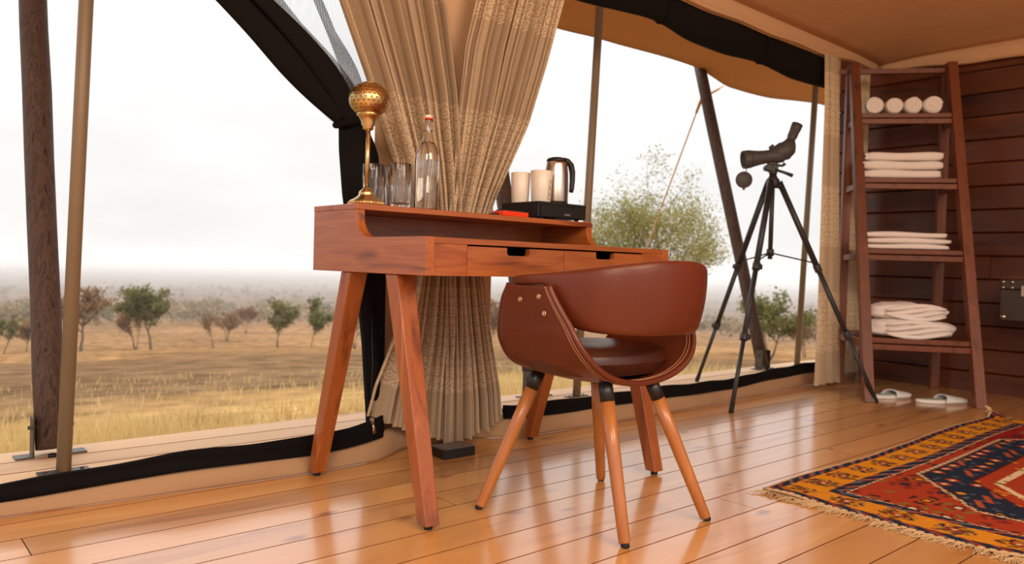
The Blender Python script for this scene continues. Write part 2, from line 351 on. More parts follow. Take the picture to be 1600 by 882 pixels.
# ================================================================== SETTING
# ---- floor boards
floor = struct('floor')
X0, X1 = -2.4, 5.24
_bm = {}
def board_mesh(L, w, t, ax, mat, ch=0.0008):
    key = (round(L, 2), round(w, 4), t, ax, mat.name, ch)
    if key in _bm: return _bm[key]
    h = w / 2; prof = [(-h, -t), (h, -t), (h, -ch), (h - ch, 0), (-h + ch, 0), (-h, -ch)]
    mb = MB()
    if ax == 0: mb.prism(prof, 0, -L / 2, L / 2)
    else: mb.prism(prof, 1, -L / 2, L / 2)
    me = bpy.data.meshes.new('board'); me.from_pydata(mb.v, [], mb.f); bm = bmesh.new(); bm.from_mesh(me); bmesh.ops.recalc_face_normals(bm, faces=bm.faces); bm.to_mesh(me); bm.free()
    me.materials.append(mat); me.materials.append(M_seam); me.polygons.foreach_set('material_index', [1, 1, 1, 1, 1, 0, 1, 1]); _bm[key] = me; return me
def lay(parent, y0, y1, xa, xb, z, mat, joints, t=0.028, gap=0.0026):
    xs = [xa] + [j for j in joints if xa < j < xb] + [xb]
    for a, b in zip(xs[:-1], xs[1:]):
        L = b - a - gap; o = bpy.data.objects.new('board', board_mesh(L, (y1 - y0) - gap, t, 0, mat)); COL.objects.link(o); o.parent = parent
        o.location = ((a + b) / 2, (y0 + y1) / 2, z)
PW = 0.1335
rows = [(2.2835, 2.43)] + [(2.2835 - (i + 1) * PW, 2.2835 - i * PW) for i in range(33)]
JT = {4: [1.33, 4.1], 5: [3.2], 8: [2.02, 4.6], 9: [-0.4, 3.3], 11: [2.35]}
for i, (a, b) in enumerate(rows):
    rj = random.Random(i); j = JT.get(i, [rj.uniform(-1.2, 0.4) + 0.0, rj.uniform(2.6, 4.9)])
    lay(floor, a, b, X0, X1, 0.0, M_pine, j)
MB().box(X0, X1, -2.2, 2.44, -0.62, -0.0285).build('subfloor', M_dark, floor)
# ---- outer deck
deck = struct('floor_deck')
ys = [2.44, 2.505, 2.652, 2.80, 2.949, 3.10]
for i in range(5):
    rj = random.Random(i + 50); lay(deck, ys[i], ys[i + 1], -2.4, 7.6, 0.0, M_deck, [rj.uniform(-1.2, 0.2), rj.uniform(3.2, 5.8)], gap=0.006)
MB().box(-2.4, 7.6, 2.45, 3.08, -0.62, -0.0285).build('fascia', M_dark, deck)
# ---- window wall: canvas sill, backing panel, black binding
SKY = [(-2.4, 2.40), (0.31, 2.348), (1.14, 2.285), (1.44, 2.300), (1.56, 2.41), (1.90, 2.41), (2.02, 2.306), (2.2, 2.30), (3.06, 2.30), (4.0, 2.36), (4.52, 2.40), (5.2, 2.42)]
BT = [(-2.4, 0.10), (0.0, 0.08), (0.31, 0.083), (0.786, 0.119), (1.155, 0.115), (1.30, 0.130), (1.42, 0.155), (2.0, 0.131), (2.4, 0.128), (3.08, 0.130), (3.6, 0.115), (4.0, 0.130), (4.4, 0.138), (5.2, 0.14)]
BB = [(-2.4, 0.045), (0.0, 0.04), (0.31, 0.040), (0.786, 0.063), (1.155, 0.057), (1.30, 0.062), (1.42, 0.079), (2.0, 0.077), (2.4, 0.074), (3.08, 0.074), (3.6, 0.062), (4.0, 0.074), (4.4, 0.078), (5.2, 0.08)]
def smooth_i(x, pts):
    return sum(interp(x + d, pts) for d in (-0.06, -0.03, 0, 0.03, 0.06)) / 5
wall_left = struct('wall_left', (0, 2.35, 0))
def sill(u, v):
    x = lerp(-2.4, 5.2, u); b = smooth_i(x, BB) + 0.012
    y = smooth_i(x, SKY) + 0.024 * v - 0.008 * math.sin(v * PI) * (1 + 0.6 * math.sin(x * 9))
    return (x, y, b * v + 0.001)
MB().grid(sill, 150, 8).build('canvas_sill', M_sill, wall_left, solid=0.004)
trim = struct('trim_1', (0, 2.35, 0))
def strip(u, v, xa=0, xb=1):
    x = lerp(xa, xb, u); b = smooth_i(x, BB); t = smooth_i(x, BT)
    return (x, smooth_i(x, SKY) + 0.004 + 0.004 * math.sin(v * PI * 2.5 + x * 5) + 0.006 * v + 0.003 * math.sin(x * 13), lerp(b, t, v) + 0.003 * math.sin(x * 17 + 1) * v)
for xa_, xb_ in ((-2.4, 1.432), (2.0, 5.2)):
    MB().grid(lambda u, v: strip(u, v, xa_, xb_), 110, 6).build('black_binding', M_trim, trim, solid=0.008)
MB().grid(lambda u, v: (lerp(1.435, 1.99, u), 2.425 + 0.01 * math.sin(u * 9), lerp(0.0, 2.15, v)), 12, 4).build('canvas_panel', M_canvas, wall_left, solid=0.006)
# ---- timber end wall
wall_right = struct('wall_right', (5.24, 0, 0))
bz = [-0.02 + i * 0.1415 for i in range(18)]
for i in range(17):
    rj = random.Random(i + 90); js = [2.62] + ([rj.uniform(0.5, 2.0)] if i % 2 else [rj.uniform(-1.2, 0.6)]) + [-2.4]
    for a, b in zip(js[:-1], js[1:]):
        L = a - b - 0.002; h = 0.1415 - 0.004; ch = 0.006
        key = ('w', round(L, 3))
        me = bpy.data.meshes.new('board'); mb = MB()
        mb.prism([(0, -h / 2), (0.03, -h / 2), (0.03, h / 2), (0, h / 2), (-0.006, h / 2 - ch), (-0.006, -h / 2 + ch)], 1, -L / 2, L / 2)
        me.from_pydata(mb.v, [], mb.f); bm = bmesh.new(); bm.from_mesh(me); bmesh.ops.recalc_face_normals(bm, faces=bm.faces); bm.to_mesh(me); bm.free(); me.materials.append(M_wall)
        o = bpy.data.objects.new('board', me); COL.objects.link(o); o.parent = wall_right; o.location = (0.004 * rj.uniform(-1, 1), (a + b) / 2, bz[i] + 0.0708)
MB().box(5.272, 5.31, -2.4, 2.62, -0.05, 2.5).build('backing', M_dark, wall_right)
# ---- ceiling canvas: sagging hip with a hanging valance
ceiling = struct('ceiling', (0, 0, 2))
def zc(x, y):
    e = min(2.33 - y, (5.20 - x) * 0.9); e = max(e, 0)
    # soft hip
    a = 2.33 - y; b = (5.20 - x) * 0.9; e = -0.12 * math.log(math.exp(-max(a, -.2) / 0.12) + math.exp(-max(b, -.2) / 0.12)) if min(a, b) < 1 else min(a, b)
    return 2.10 + 0.30 * max(e, -0.05) - 0.05 * math.sin(min(max(e, 0) / 1.6, 1) * PI)
MB().grid(lambda u, v: (lerp(-2.4, 5.215, u), lerp(2.345, -2.4, v), zc(lerp(-2.4, 5.215, u), lerp(2.345, -2.4, v))), 90, 60).build('canvas_roof', M_ceil, ceiling, solid=0.004)
VB = [(-2.4, 1.99), (3.05, 1.998), (3.73, 2.0), (4.54, 2.007), (4.87, 2.045), (5.2, 2.035)]
def val(u, v):
    x = lerp(-2.4, 5.2, u); b = interp(x, VB) + 0.004 * math.sin(x * 11); top = zc(x, 2.33) + 0.012
    return (x, 2.335 - 0.012 * math.sin(v * PI) + 0.012 * (1 - v), lerp(b, top, v))
MB().grid(val, 120, 6).build('valance', M_ceil, ceiling, solid=0.004)
def val2(u, v):
    y = lerp(2.33, -2.4, u); b = interp(-y, [(-2.33, 2.03), (-2.2, 2.035), (-1.6, 1.995), (-1.2, 1.985), (2.4, 1.98)]) + 0.006 * math.sin(y * 13); top = zc(5.2, y) + 0.012
    return (5.195 - 0.02 * math.sin(v * PI) + 0.01 * math.sin(y * 7) * (1 - v), y, lerp(b, top, v))
MB().grid(val2, 100, 6).build('valance', M_ceil, ceiling, solid=0.004)
# seam hems on the valance
MB().grid(lambda u, v: (val(u, 0)[0], 2.329 - 0.006 * (v > 0.5), val(u, 0)[2] + 0.004 + 0.02 * v), 120, 1).build('hem', M_ceil, ceiling, solid=0.003)
MB().grid(lambda u, v: (5.186, val2(u, 0)[1], val2(u, 0)[2] + 0.004 + 0.02 * v), 100, 1).build('hem', M_ceil, ceiling, solid=0.003)

# ================================================================== LANDSCAPE
HT = [(0, 0), (5, 0.5), (70, 7.0), (300, 19), (1000, 34), (3000, 49), (9000, 60)]
def gd(x, y):
    dx = max(-4 - x, 0, x - 8.5); dy = max(-4 - y, 0, y - 3.05); return math.hypot(dx, dy)
def gz(x, y):
    d = gd(x, y)
    z = -0.55 - interp(d, HT)
    if d > 0.1: z += noise.noise(Vector((x * 0.12, y * 0.12, 3.3))) * min(d * 0.02, 0.5) + noise.noise(Vector((x * 0.02, y * 0.02, 9.1))) * min(d * 0.006, 1.6)
    return z
def ground_mat():
    m, nt, p = newmat('dry_savanna'); L = nt.links.new
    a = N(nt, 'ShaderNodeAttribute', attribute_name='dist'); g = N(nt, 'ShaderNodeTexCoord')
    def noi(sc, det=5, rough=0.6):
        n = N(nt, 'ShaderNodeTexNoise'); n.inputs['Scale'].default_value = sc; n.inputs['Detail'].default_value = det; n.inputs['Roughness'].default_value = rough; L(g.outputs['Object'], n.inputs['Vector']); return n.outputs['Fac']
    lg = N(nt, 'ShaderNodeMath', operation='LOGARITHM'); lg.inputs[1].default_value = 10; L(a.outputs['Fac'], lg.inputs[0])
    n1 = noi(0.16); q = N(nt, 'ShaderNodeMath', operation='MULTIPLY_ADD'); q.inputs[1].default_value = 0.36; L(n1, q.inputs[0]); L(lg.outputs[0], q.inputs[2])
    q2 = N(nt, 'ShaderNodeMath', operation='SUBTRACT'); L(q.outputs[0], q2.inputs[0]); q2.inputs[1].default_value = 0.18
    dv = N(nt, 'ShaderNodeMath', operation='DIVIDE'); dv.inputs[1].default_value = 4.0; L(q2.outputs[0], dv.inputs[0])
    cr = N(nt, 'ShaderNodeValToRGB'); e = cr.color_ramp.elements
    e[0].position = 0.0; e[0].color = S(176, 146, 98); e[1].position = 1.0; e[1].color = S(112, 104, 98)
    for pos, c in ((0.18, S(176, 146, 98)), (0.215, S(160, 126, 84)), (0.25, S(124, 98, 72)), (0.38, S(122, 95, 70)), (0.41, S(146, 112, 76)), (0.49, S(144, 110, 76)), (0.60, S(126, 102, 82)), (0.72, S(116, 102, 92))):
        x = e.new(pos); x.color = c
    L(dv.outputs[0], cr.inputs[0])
    n2 = noi(0.9, 6, 0.7); r2 = N(nt, 'ShaderNodeMapRange'); r2.inputs[1].default_value = 0.35; r2.inputs[2].default_value = 0.65; r2.inputs[3].default_value = 0.55; r2.inputs[4].default_value = 1.32; L(n2, r2.inputs[0])
    n3 = noi(0.03, 5, 0.65); r3 = N(nt, 'ShaderNodeMapRange'); r3.inputs[1].default_value = 0.35; r3.inputs[2].default_value = 0.65; r3.inputs[3].default_value = 0.75; r3.inputs[4].default_value = 1.15; L(n3, r3.inputs[0])
    mu = N(nt, 'ShaderNodeMath', operation='MULTIPLY'); L(r2.outputs[0], mu.inputs[0]); L(r3.outputs[0], mu.inputs[1])
    sc = N(nt, 'ShaderNodeVectorMath', operation='SCALE'); L(cr.outputs[0], sc.inputs[0]); L(mu.outputs[0], sc.inputs['Scale'])
    L(sc.outputs[0], p.inputs['Base Color']); p.inputs['Roughness'].default_value = 1.0; p.inputs['Specular IOR Level'].default_value = 0.0
    return m
NR, NA = 170, 200
rad = np.concatenate([[0.0], np.geomspace(2.0, 9000, NR)])
gv = []; gdist = []
for r in rad:
    for k in range(NA):
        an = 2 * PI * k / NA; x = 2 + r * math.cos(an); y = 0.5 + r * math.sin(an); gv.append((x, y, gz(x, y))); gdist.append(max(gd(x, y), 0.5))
gf = [(i * NA + k, i * NA + (k + 1) % NA, (i + 1) * NA + (k + 1) % NA, (i + 1) * NA + k) for i in range(NR) for k in range(NA)]
me = bpy.data.meshes.new('ground'); me.from_pydata(gv, [], gf); me.polygons.foreach_set('use_smooth', [True] * len(gf))
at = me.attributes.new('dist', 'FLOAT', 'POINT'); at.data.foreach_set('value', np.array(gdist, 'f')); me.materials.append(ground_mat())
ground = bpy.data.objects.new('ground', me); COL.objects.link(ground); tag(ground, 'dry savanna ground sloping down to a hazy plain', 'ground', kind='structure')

# ---- blades of dry grass
def varied(name, cols, rough=0.9, transl=0.3, scale=0.6):
    m, nt, p = newmat(name); L = nt.links.new
    a = N(nt, 'ShaderNodeAttribute', attribute_name='shade')
    cr = N(nt, 'ShaderNodeValToRGB'); e = cr.color_ramp.elements; e[0].color = cols[0]; e[1].color = cols[-1]
    for i, c in enumerate(cols[1:-1]): e.new((i + 1) / (len(cols) - 1)).color = c
    L(a.outputs['Fac'], cr.inputs[0]); L(cr.outputs[0], p.inputs['Base Color']); p.inputs['Roughness'].default_value = rough; p.inputs['Specular IOR Level'].default_value = 0.1
    if transl:
        tr = N(nt, 'ShaderNodeBsdfTranslucent'); L(cr.outputs[0], tr.inputs[0]); mx = N(nt, 'ShaderNodeMixShader'); mx.inputs[0].default_value = transl
        L(p.outputs[0], mx.inputs[1]); L(tr.outputs[0], mx.inputs[2]); L(mx.outputs[0], nt.nodes['Material Output'].inputs[0])
    return m
M_grass = varied('grass_blades', [S(172, 138, 86), S(204, 172, 114), S(218, 190, 138), S(190, 170, 108)])
def tri_mesh(name, V, shade, mat, parent=None):
    # V: (n,3,3) triangles
    n = len(V); me = bpy.data.meshes.new(name); me.vertices.add(n * 3); me.vertices.foreach_set('co', np.asarray(V, 'f').ravel())
    me.loops.add(n * 3); me.loops.foreach_set('vertex_index', np.arange(n * 3)); me.polygons.add(n); me.polygons.foreach_set('loop_start', np.arange(n) * 3)
    try: me.polygons.foreach_set('loop_total', np.full(n, 3))
    except Exception: pass
    me.update(); me.validate()
    a = me.attributes.new('shade', 'FLOAT', 'POINT'); a.data.foreach_set('value', np.repeat(np.asarray(shade, 'f'), 3))
    me.materials.append(mat); o = bpy.data.objects.new(name, me); COL.objects.link(o)
    if parent: o.parent = parent
    return o
GN = 85000
gx = []; k = 0
dd = 0.15 + 14 * RNG.random(GN * 2) ** 1.5; aa = RNG.uniform(-0.35, 1.25, GN * 2)   # along directions from the deck
bx = RNG.uniform(-1.5, 7.0, GN * 2) + dd * np.tan(np.clip(aa - 0.4, -1.1, 1.1)) ; by = 3.12 + dd
cl = np.array([noise.noise(Vector((x * 0.5, y * 0.5, 0))) for x, y in zip(bx, by)])
keep = (RNG.random(GN * 2) < 0.55 + 0.6 * cl) & (RNG.random(GN * 2) < np.clip(1.45 - dd / 4.6, 0.045, 1))
bx, by, dd, cl = bx[keep][:GN], by[keep][:GN], dd[keep][:GN], cl[keep][:GN]
n = len(bx); bzz = np.array([gz(x, y) for x, y in zip(bx, by)])
hh = RNG.uniform(0.10, 0.34, n) * (0.8 + 0.6 * np.clip(cl, -.5, .8)) * np.where(dd > 5.5, 0.62, 1.0); ph = RNG.uniform(0, 2 * PI, n); le = hh * RNG.uniform(0.1, 0.6, n)
wd = RNG.uniform(0.004, 0.009, n) * (1 + dd * 0.06); pa = RNG.uniform(0, 2 * PI, n)
B0 = np.stack([bx - wd * np.cos(pa), by - wd * np.sin(pa), bzz - 0.02], -1); B1 = np.stack([bx + wd * np.cos(pa), by + wd * np.sin(pa), bzz - 0.02], -1)
TP = np.stack([bx + le * np.cos(ph), by + le * np.sin(ph), bzz + hh], -1)
gr = tri_mesh('dry_grass', np.stack([B0, B1, TP], 1), np.clip(RNG.random(n) * 0.7 + cl * 0.6 + 0.15, 0, 1), M_grass)
tag(gr, 'pale dry grass growing along the foot of the deck', 'grass', kind='stuff')

# ---- trees
M_leafg = varied('acacia_leaves', [S(82, 84, 52), S(116, 114, 68), S(150, 142, 90)], transl=0.35)
M_leafb = varied('dry_leaves', [S(112, 88, 66), S(138, 108, 78), S(160, 130, 94)], transl=0.3)
M_leafn = varied('near_leaves', [S(122, 120, 68), S(156, 150, 88), S(190, 182, 120)], transl=0.4)
M_bark = plain('bark', S(112, 92, 76), 0.95, bump=0.5, bscale=30)
def tree(name, label, x, y, H, cw, leaf, nleaf, seed, lsize, flat=0.42, stems=1, crown0=0.45, depth=4, group='trees on the savanna', lean=0.0, base=None, spread=1.0):
    r = random.Random(seed); z0 = gz(x, y) - 0.05 if base is None else base
    t = thing(name, (x, y, z0), label, 'tree', group); o = Vector((x, y, z0)); mb = MB(); tips = []
    def grow(p, d, L, rad_, lv):
        q = p; pts = [p]; steps = 4
        for i in range(steps):
            d = (d + Vector((r.uniform(-1, 1), r.uniform(-1, 1), r.uniform(-0.5, 0.6))) * 0.20).normalized(); q = q + d * (L / steps); pts.append(q)
        mb.tube(pts, [rad_ * (1 - 0.14 * i) for i in range(steps + 1)], 5 if lv else 7, caps=False)
        tips.append((pts[2], lv)); tips.append((pts[-1], lv))
        if lv >= depth: return
        for i in range(r.choice((2, 3, 3)) if lv else 4):
            an = r.uniform(0, 2 * PI); sp_ = r.uniform(0.5, 1.1)
            nd = (d * 0.7 + Vector((math.cos(an) * sp_, math.sin(an) * sp_, r.uniform(-0.1, 0.5) * (1 - flat)))).normalized()
            grow(pts[-1] if i else pts[-2], nd, L * r.uniform(0.62, 0.82), rad_ * 0.52, lv + 1)
    for s_ in range(stems):
        an = r.uniform(0, 2 * PI) if stems > 1 else 0
        d0 = Vector((math.cos(an) * 0.45 * (stems > 1) + lean, math.sin(an) * 0.45 * (stems > 1), 1)).normalized()
        grow(o.copy(), d0, H * crown0, H * 0.022 / math.sqrt(stems) + 0.01, 0)
    # fit the crown to its size
    vv = np.array([tuple(Vector(p) - o) for p in mb.v]); ext = max(np.abs(vv[:, :2]).max(), 1e-3); zt = vv[:, 2].max()
    sxy = cw / 2 / ext * 0.95; sz = H / zt * 0.94
    mb.v = [(o.x + a * (1 if c < H * 0.1 else sxy), o.y + b * (1 if c < H * 0.1 else sxy), o.z + c * sz) for a, b, c in vv]
    mb.build('trunk', M_bark, t)
    tp = np.array([((p.x - o.x) * sxy, (p.y - o.y) * sxy, (p.z - o.z) * sz) for p, lv in tips if lv >= (1 if depth == 3 else 2)]); rg = np.random.default_rng(seed)
    idx = rg.integers(0, len(tp), nleaf); c = tp[idx] + rg.normal(0, 1, (nleaf, 3)) * np.array([cw * 0.045, cw * 0.045, H * 0.035]) * spread
    a = rg.normal(0, 1, (nleaf, 3)); b = rg.normal(0, 1, (nleaf, 3)); a /= np.linalg.norm(a, axis=1)[:, None]; b /= np.linalg.norm(b, axis=1)[:, None]
    s = lsize * rg.uniform(0.5, 1.4, nleaf)[:, None]
    V = np.stack([c + a * s, c - a * s * 0.5 + b * s * 0.5, c - a * s * 0.5 - b * s * 0.5], 1)
    cln = rg.random(len(tp))[idx]
    tri_mesh('foliage', V, np.clip(cln * 0.6 + rg.random(nleaf) * 0.4, 0, 1), leaf, t)
    return t
def spot(px, D):
    # direction of a picture column at a ground distance, as a place on the plain
    d = Vector((F_.x, F_.y)) + Vector((R_.x, R_.y)) * ((px - 800) / 1208.1); d.normalize(); return d.x * D, d.y * D
TR = [
 ('acacia_tree', 'broad flat-topped green acacia standing alone left of the desk', 238, 66, 5.1, 5.6, M_leafg, 5200, 3, 0.17, 1, 0.42),
 ('acacia_tree', 'sparse brown tree partly behind the slim tan tent pole at far left', 128, 60, 4.6, 4.2, M_leafb, 2200, 5, 0.15, 1, 0.45),
 ('acacia_tree', 'green tree with dark trunk nearest the left side of the desk', 437, 68, 4.4, 4.0, M_leafg, 2800, 8, 0.15, 1, 0.40),
 ('acacia_tree', 'slim yellow-green tree partly behind the desk leg', 489, 64, 4.4, 2.9, M_leafg, 1900, 9, 0.14, 1, 0.48),
 ('bare_tree', 'bare forked brown tree between the two green acacias', 336, 72, 3.2, 2.4, M_leafb, 420, 12, 0.13, 2, 0.40),
 ('thorn_bush', 'grey leafy bush right behind the bare forked tree', 356, 90, 3.4, 3.6, M_leafb, 1500, 14, 0.16, 3, 0.35),
 ('thorn_bush', 'grey-brown bush leaning on the left flank of the broad acacia', 214, 72, 4.0, 3.0, M_leafb, 1400, 16, 0.15, 3, 0.36),
 ('thorn_bush', 'rusty bush to the left of the dark slanted post', 42, 74, 2.8, 2.4, M_leafb, 1200, 18, 0.14, 2, 0.38),
 ('acacia_tree', 'small dark tree at the left edge of the view', 8, 72, 3.2, 2.2, M_leafg, 1200, 20, 0.13, 1, 0.45),
 ('thorn_bush', 'small grey bush left of the tree by the desk', 386, 105, 3.6, 3.4, M_leafb, 1200, 22, 0.17, 2, 0.38),
 ('thorn_bush', 'brown bush seen between the desk legs', 556, 62, 4.2, 3.4, M_leafb, 1600, 24, 0.15, 2, 0.38),
 ('thorn_bush', 'brown bush seen just right of the gathered curtain', 768, 70, 5.0, 4.0, M_leafb, 1700, 26, 0.16, 2, 0.38),
 ('acacia_tree', 'low yellow-green tree between the tripod legs', 1206, 40, 3.7, 4.6, M_leafg, 3600, 28, 0.12, 2, 0.42),
 ('thorn_bush', 'brown bush beyond the right tent pole', 1262, 66, 4.0, 4.5, M_leafb, 1500, 30, 0.15, 2, 0.38),
]
for nm, lb, px, D, H, cw, lf, nl, sd, ls, st, c0 in TR:
    x, y = spot(px, D); tree(nm, lb, x, y, H, cw, lf, nl, sd, ls, stems=st, crown0=c0, depth=3)
x, y = spot(1052, 12.5)
tree('thorn_tree', 'large feathery green thorn tree close outside, behind the chair', x, y, 3.85, 4.7, M_leafn, 30000, 41, 0.026, flat=0.1, stems=4, crown0=0.30, depth=5, group='trees on the savanna', spread=0.5)
# ---- far scrub, too many and too small to count
M_scrub = varied('far_scrub', [S(116, 110, 84), S(140, 124, 98), S(160, 140, 112)], transl=0.2)
ns = 2600; D = np.exp(RNG.uniform(math.log(130), math.log(3500), ns)); px = RNG.uniform(-500, 2100, ns); Vs = []; sh = []
for i in range(ns):
    x, y = spot(px[i], D[i]); z = gz(x, y); h = RNG.uniform(1.8, 4.2); w_ = h * RNG.uniform(0.7, 1.5); k = 120 if D[i] < 350 else 40 if D[i] < 900 else 10
    c = np.array([x, y, z + h * 0.55]) + RNG.normal(0, 1, (k, 3)) * np.array([w_ * 0.28, w_ * 0.28, h * 0.2])
    ss = h * (0.06 if k == 120 else 0.10 if k == 40 else 0.18); a = RNG.normal(0, 1, (k, 3)) * ss; b = RNG.normal(0, 1, (k, 3)) * ss
    Vs.append(np.stack([c + a, c - a * 0.5 + b, c - a * 0.5 - b], 1)); sh.append(np.full(k, RNG.random()))
fs = tri_mesh('far_scrub', np.concatenate(Vs), np.concatenate(sh), M_scrub); tag(fs, 'hazy scrub dotted over the distant plain', 'scrub', kind='stuff')
# ---- haze over the plain
hz = bpy.data.materials.new('haze'); hz.use_nodes = True; hn = hz.node_tree; hn.nodes.clear()
ho = N(hn, 'ShaderNodeOutputMaterial'); vs = N(hn, 'ShaderNodeVolumeScatter'); vs.inputs['Color'].default_value = (0.93, 0.935, 0.945, 1); vs.inputs['Density'].default_value = 0.0007; vs.inputs['Anisotropy'].default_value = 0.0
hn.links.new(vs.outputs[0], ho.inputs['Volume'])
HZ = MB().box(-7000, 8000, 30, 8500, -75, 12).build('haze', hz); tag(HZ, 'pale haze lying over the distant plain', 'haze', kind='stuff')

# ================================================================== TENT FITTINGS
# ---- slim metal poles standing on the deck
def tent_pole(x, y, tx, ty, top, label):
    t = thing('tent_pole', (x, y, 0), label, 'pole', 'slim tan tent poles')
    MB().tube([(x, y, 0.004), (tx, ty, top)], 0.0215, 18).build('tube', M_pole, t)
    p = MB().prism([(x - 0.072, y - 0.022), (x + 0.072, y - 0.022), (x + 0.072, y + 0.022), (x - 0.072, y + 0.022)], 2, 0.0003, 0.005).build('base_plate', M_galv, t, bevel=0.001)
    for s in (-1, 1): MB().lathe([(0.007, 0), (0.007, 0.003), (0.003, 0.005), (0, 0.005)], (x + s * 0.052, y, 0.005), 10).build('bolt', M_galv, p)
tent_pole(0.53, 2.735, 0.598, 2.735, 2.45, 'slim tan metal pole standing on the deck at far left')
tent_pole(2.965, 2.87, 3.065, 2.87, 2.42, 'slim tan metal pole rising behind the kettle')
tent_pole(5.36, 2.93, 5.50, 2.93, 2.40, 'slim tan metal pole beside the corner curtain, right of the tripod')
# ---- dark slanted timber posts that carry the fly
def post(x, label, r0=0.048):
    t = thing('timber_post', (x, 3.0, 0), label, 'post', 'dark slanted timber posts')
    b = Vector((x, 2.988, 0.022)); e = Vector((x, 3.63, 2.30)); n = 9; rj = random.Random(int(x * 100))
    pts = [b.lerp(e, i / n) + Vector((rj.uniform(-.0015, .0015), rj.uniform(-.0015, .0015), 0)) for i in range(n + 1)]
    MB().tube(pts, [r0 * rj.uniform(0.98, 1.015) for _ in pts], 14).build('shaft', M_post, t)
    for s in (-1, 1):
        br = MB(); i0, i1 = x + s * (r0 + 0.004), x + s * (r0 + 0.009); e_ = x + s * (r0 + 0.058)
        pr_ = [(i0, 0.0006), (e_, 0.0006), (e_, 0.006), (i1, 0.006), (i1, 0.135), (i0, 0.135)]
        bo = br.prism(pr_ if s > 0 else pr_[::-1], 1, 2.962, 3.022).build('bracket', M_galv, t, bevel=0.001)
    bl = MB(); bl.tube([(x - 0.068, 2.99, 0.10), (x + 0.068, 2.99, 0.10)], 0.007, 8); bl.build('bolt', M_galv, bo)
    MB().lathe([(0.014, 0), (0.014, 0.008), (0.006, 0.011), (0, 0.011)], (x + 0.0, 2.955, 0.001), 10).build('nut', M_black, bo)
post(0.54, 'dark slanted timber post beside the slim pole at far left')
post(2.77, 'dark slanted timber post half hidden behind the curtain and mugs')
post(4.99, 'dark slanted timber post behind the tripod', 0.044)
# ---- flysheet eave outside
fly = thing('flysheet_eave', (4, 3.6, 2.2), 'orange-brown canvas eave of the tent fly over the window', 'awning')
EV = [(-2.5, 2.27), (0.54, 2.26), (1.6, 2.20), (2.77, 2.235), (3.44, 2.245), (3.81, 2.268), (4.28, 2.252), (4.96, 2.232), (5.31, 2.172), (6.0, 2.205), (6.97, 2.28), (8.6, 2.24)]
def flys(u, v):
    x = lerp(-2.5, 8.6, u); e = interp(x, EV) * 0.6 + 0.4 * smooth_i(x, EV); y = lerp(3.62, 2.0, v) + 0.03 * math.sin(x * 2.1) * (1 - v)
    return (x, y, e + 0.30 * v - 0.10 * math.sin(v * PI) * 0.4 + 0.015 * math.sin(x * 3 + v * 4))
MB().grid(flys, 140, 14).build('canvas', M_fly, fly, solid=0.003)
MB().tube([flys(i / 140, 0.0) for i in range(141)], 0.005, 6).build('edge_cord', M_fly, fly)
# ---- guy rope
rp = MB(); a = Vector((5.31, 3.62, 2.168)); b = Vector((5.0, 3.60, 2.02)); c = Vector((5.0, 5.0, -0.2))
rope_dir = Vector((5.02, 3.98, 1.10))
rope = thing('guy_rope', (5.02, 4.6, 0), 'yellow guy rope slanting down from the eave outside the window', 'rope')
c = Vector((4.72, 4.55, -0.72)); mid = b.lerp(c, 0.45)
MB().tube([b, b.lerp(c, 0.25) + Vector((0, 0, -0.006)), mid + Vector((0, 0, -0.01)), c], 0.006, 6).build('line', M_rope, rope)
MB().tube([b.lerp(c, 0.04) + Vector((0.0, 0, 0)), b.lerp(c, 0.015), b, b.lerp(a, 0.12)], [0.010, 0.013, 0.013, 0.008], 8).build('knot', M_rope, rope)
lp = MB()
for o_ in ((0, 0, 0), (0.02, 0.01, 0.012), (-0.015, 0.02, -0.02)): lp.tube([b + Vector(o_) * 0.5, b.lerp(a, 0.5) + Vector(o_) * 1.3, a + Vector(o_)], 0.0035, 6)
lp.build('loop', M_rope, rope)
# ---- rolled up black net above the right window
rn = thing('rolled_net', (3.4, 2.33, 1.92), 'black mosquito net rolled up and tied above the right window', 'net')
RB = [(1.9, 1.84), (2.5, 1.862), (2.9, 1.892), (3.02, 1.885), (3.2, 1.852), (3.55, 1.845), (3.8, 1.862), (3.95, 1.858), (4.2, 1.838), (4.62, 1.852)]
def rollf(u, v):
    x = lerp(2.03, 4.62, u); b = smooth_i(x, RB) - 0.006; t = 2.025; an = 2 * PI * v
    zc_ = (b + t) / 2; rz = (t - b) / 2; ry = 0.055 + 0.012 * math.sin(x * 6)
    wr = 1 + 0.05 * math.sin(an * 3 + x * 7)
    return (x, 2.395 + ry * math.cos(an) * wr, zc_ + rz * math.sin(an))
MB().grid(rollf, 110, 16).build('net_roll', M_netd, rn)
for tx in (2.98, 3.86):
    u0 = (tx - 2.03) / 2.59
    MB().tube([Vector(rollf(u0, k / 16)) + Vector((0, (0.004 if math.cos(2 * PI * k / 16) > 0 else -0.004), 0)) for k in range(17)], 0.006, 6, caps=False).build('tie', M_trim, rn)
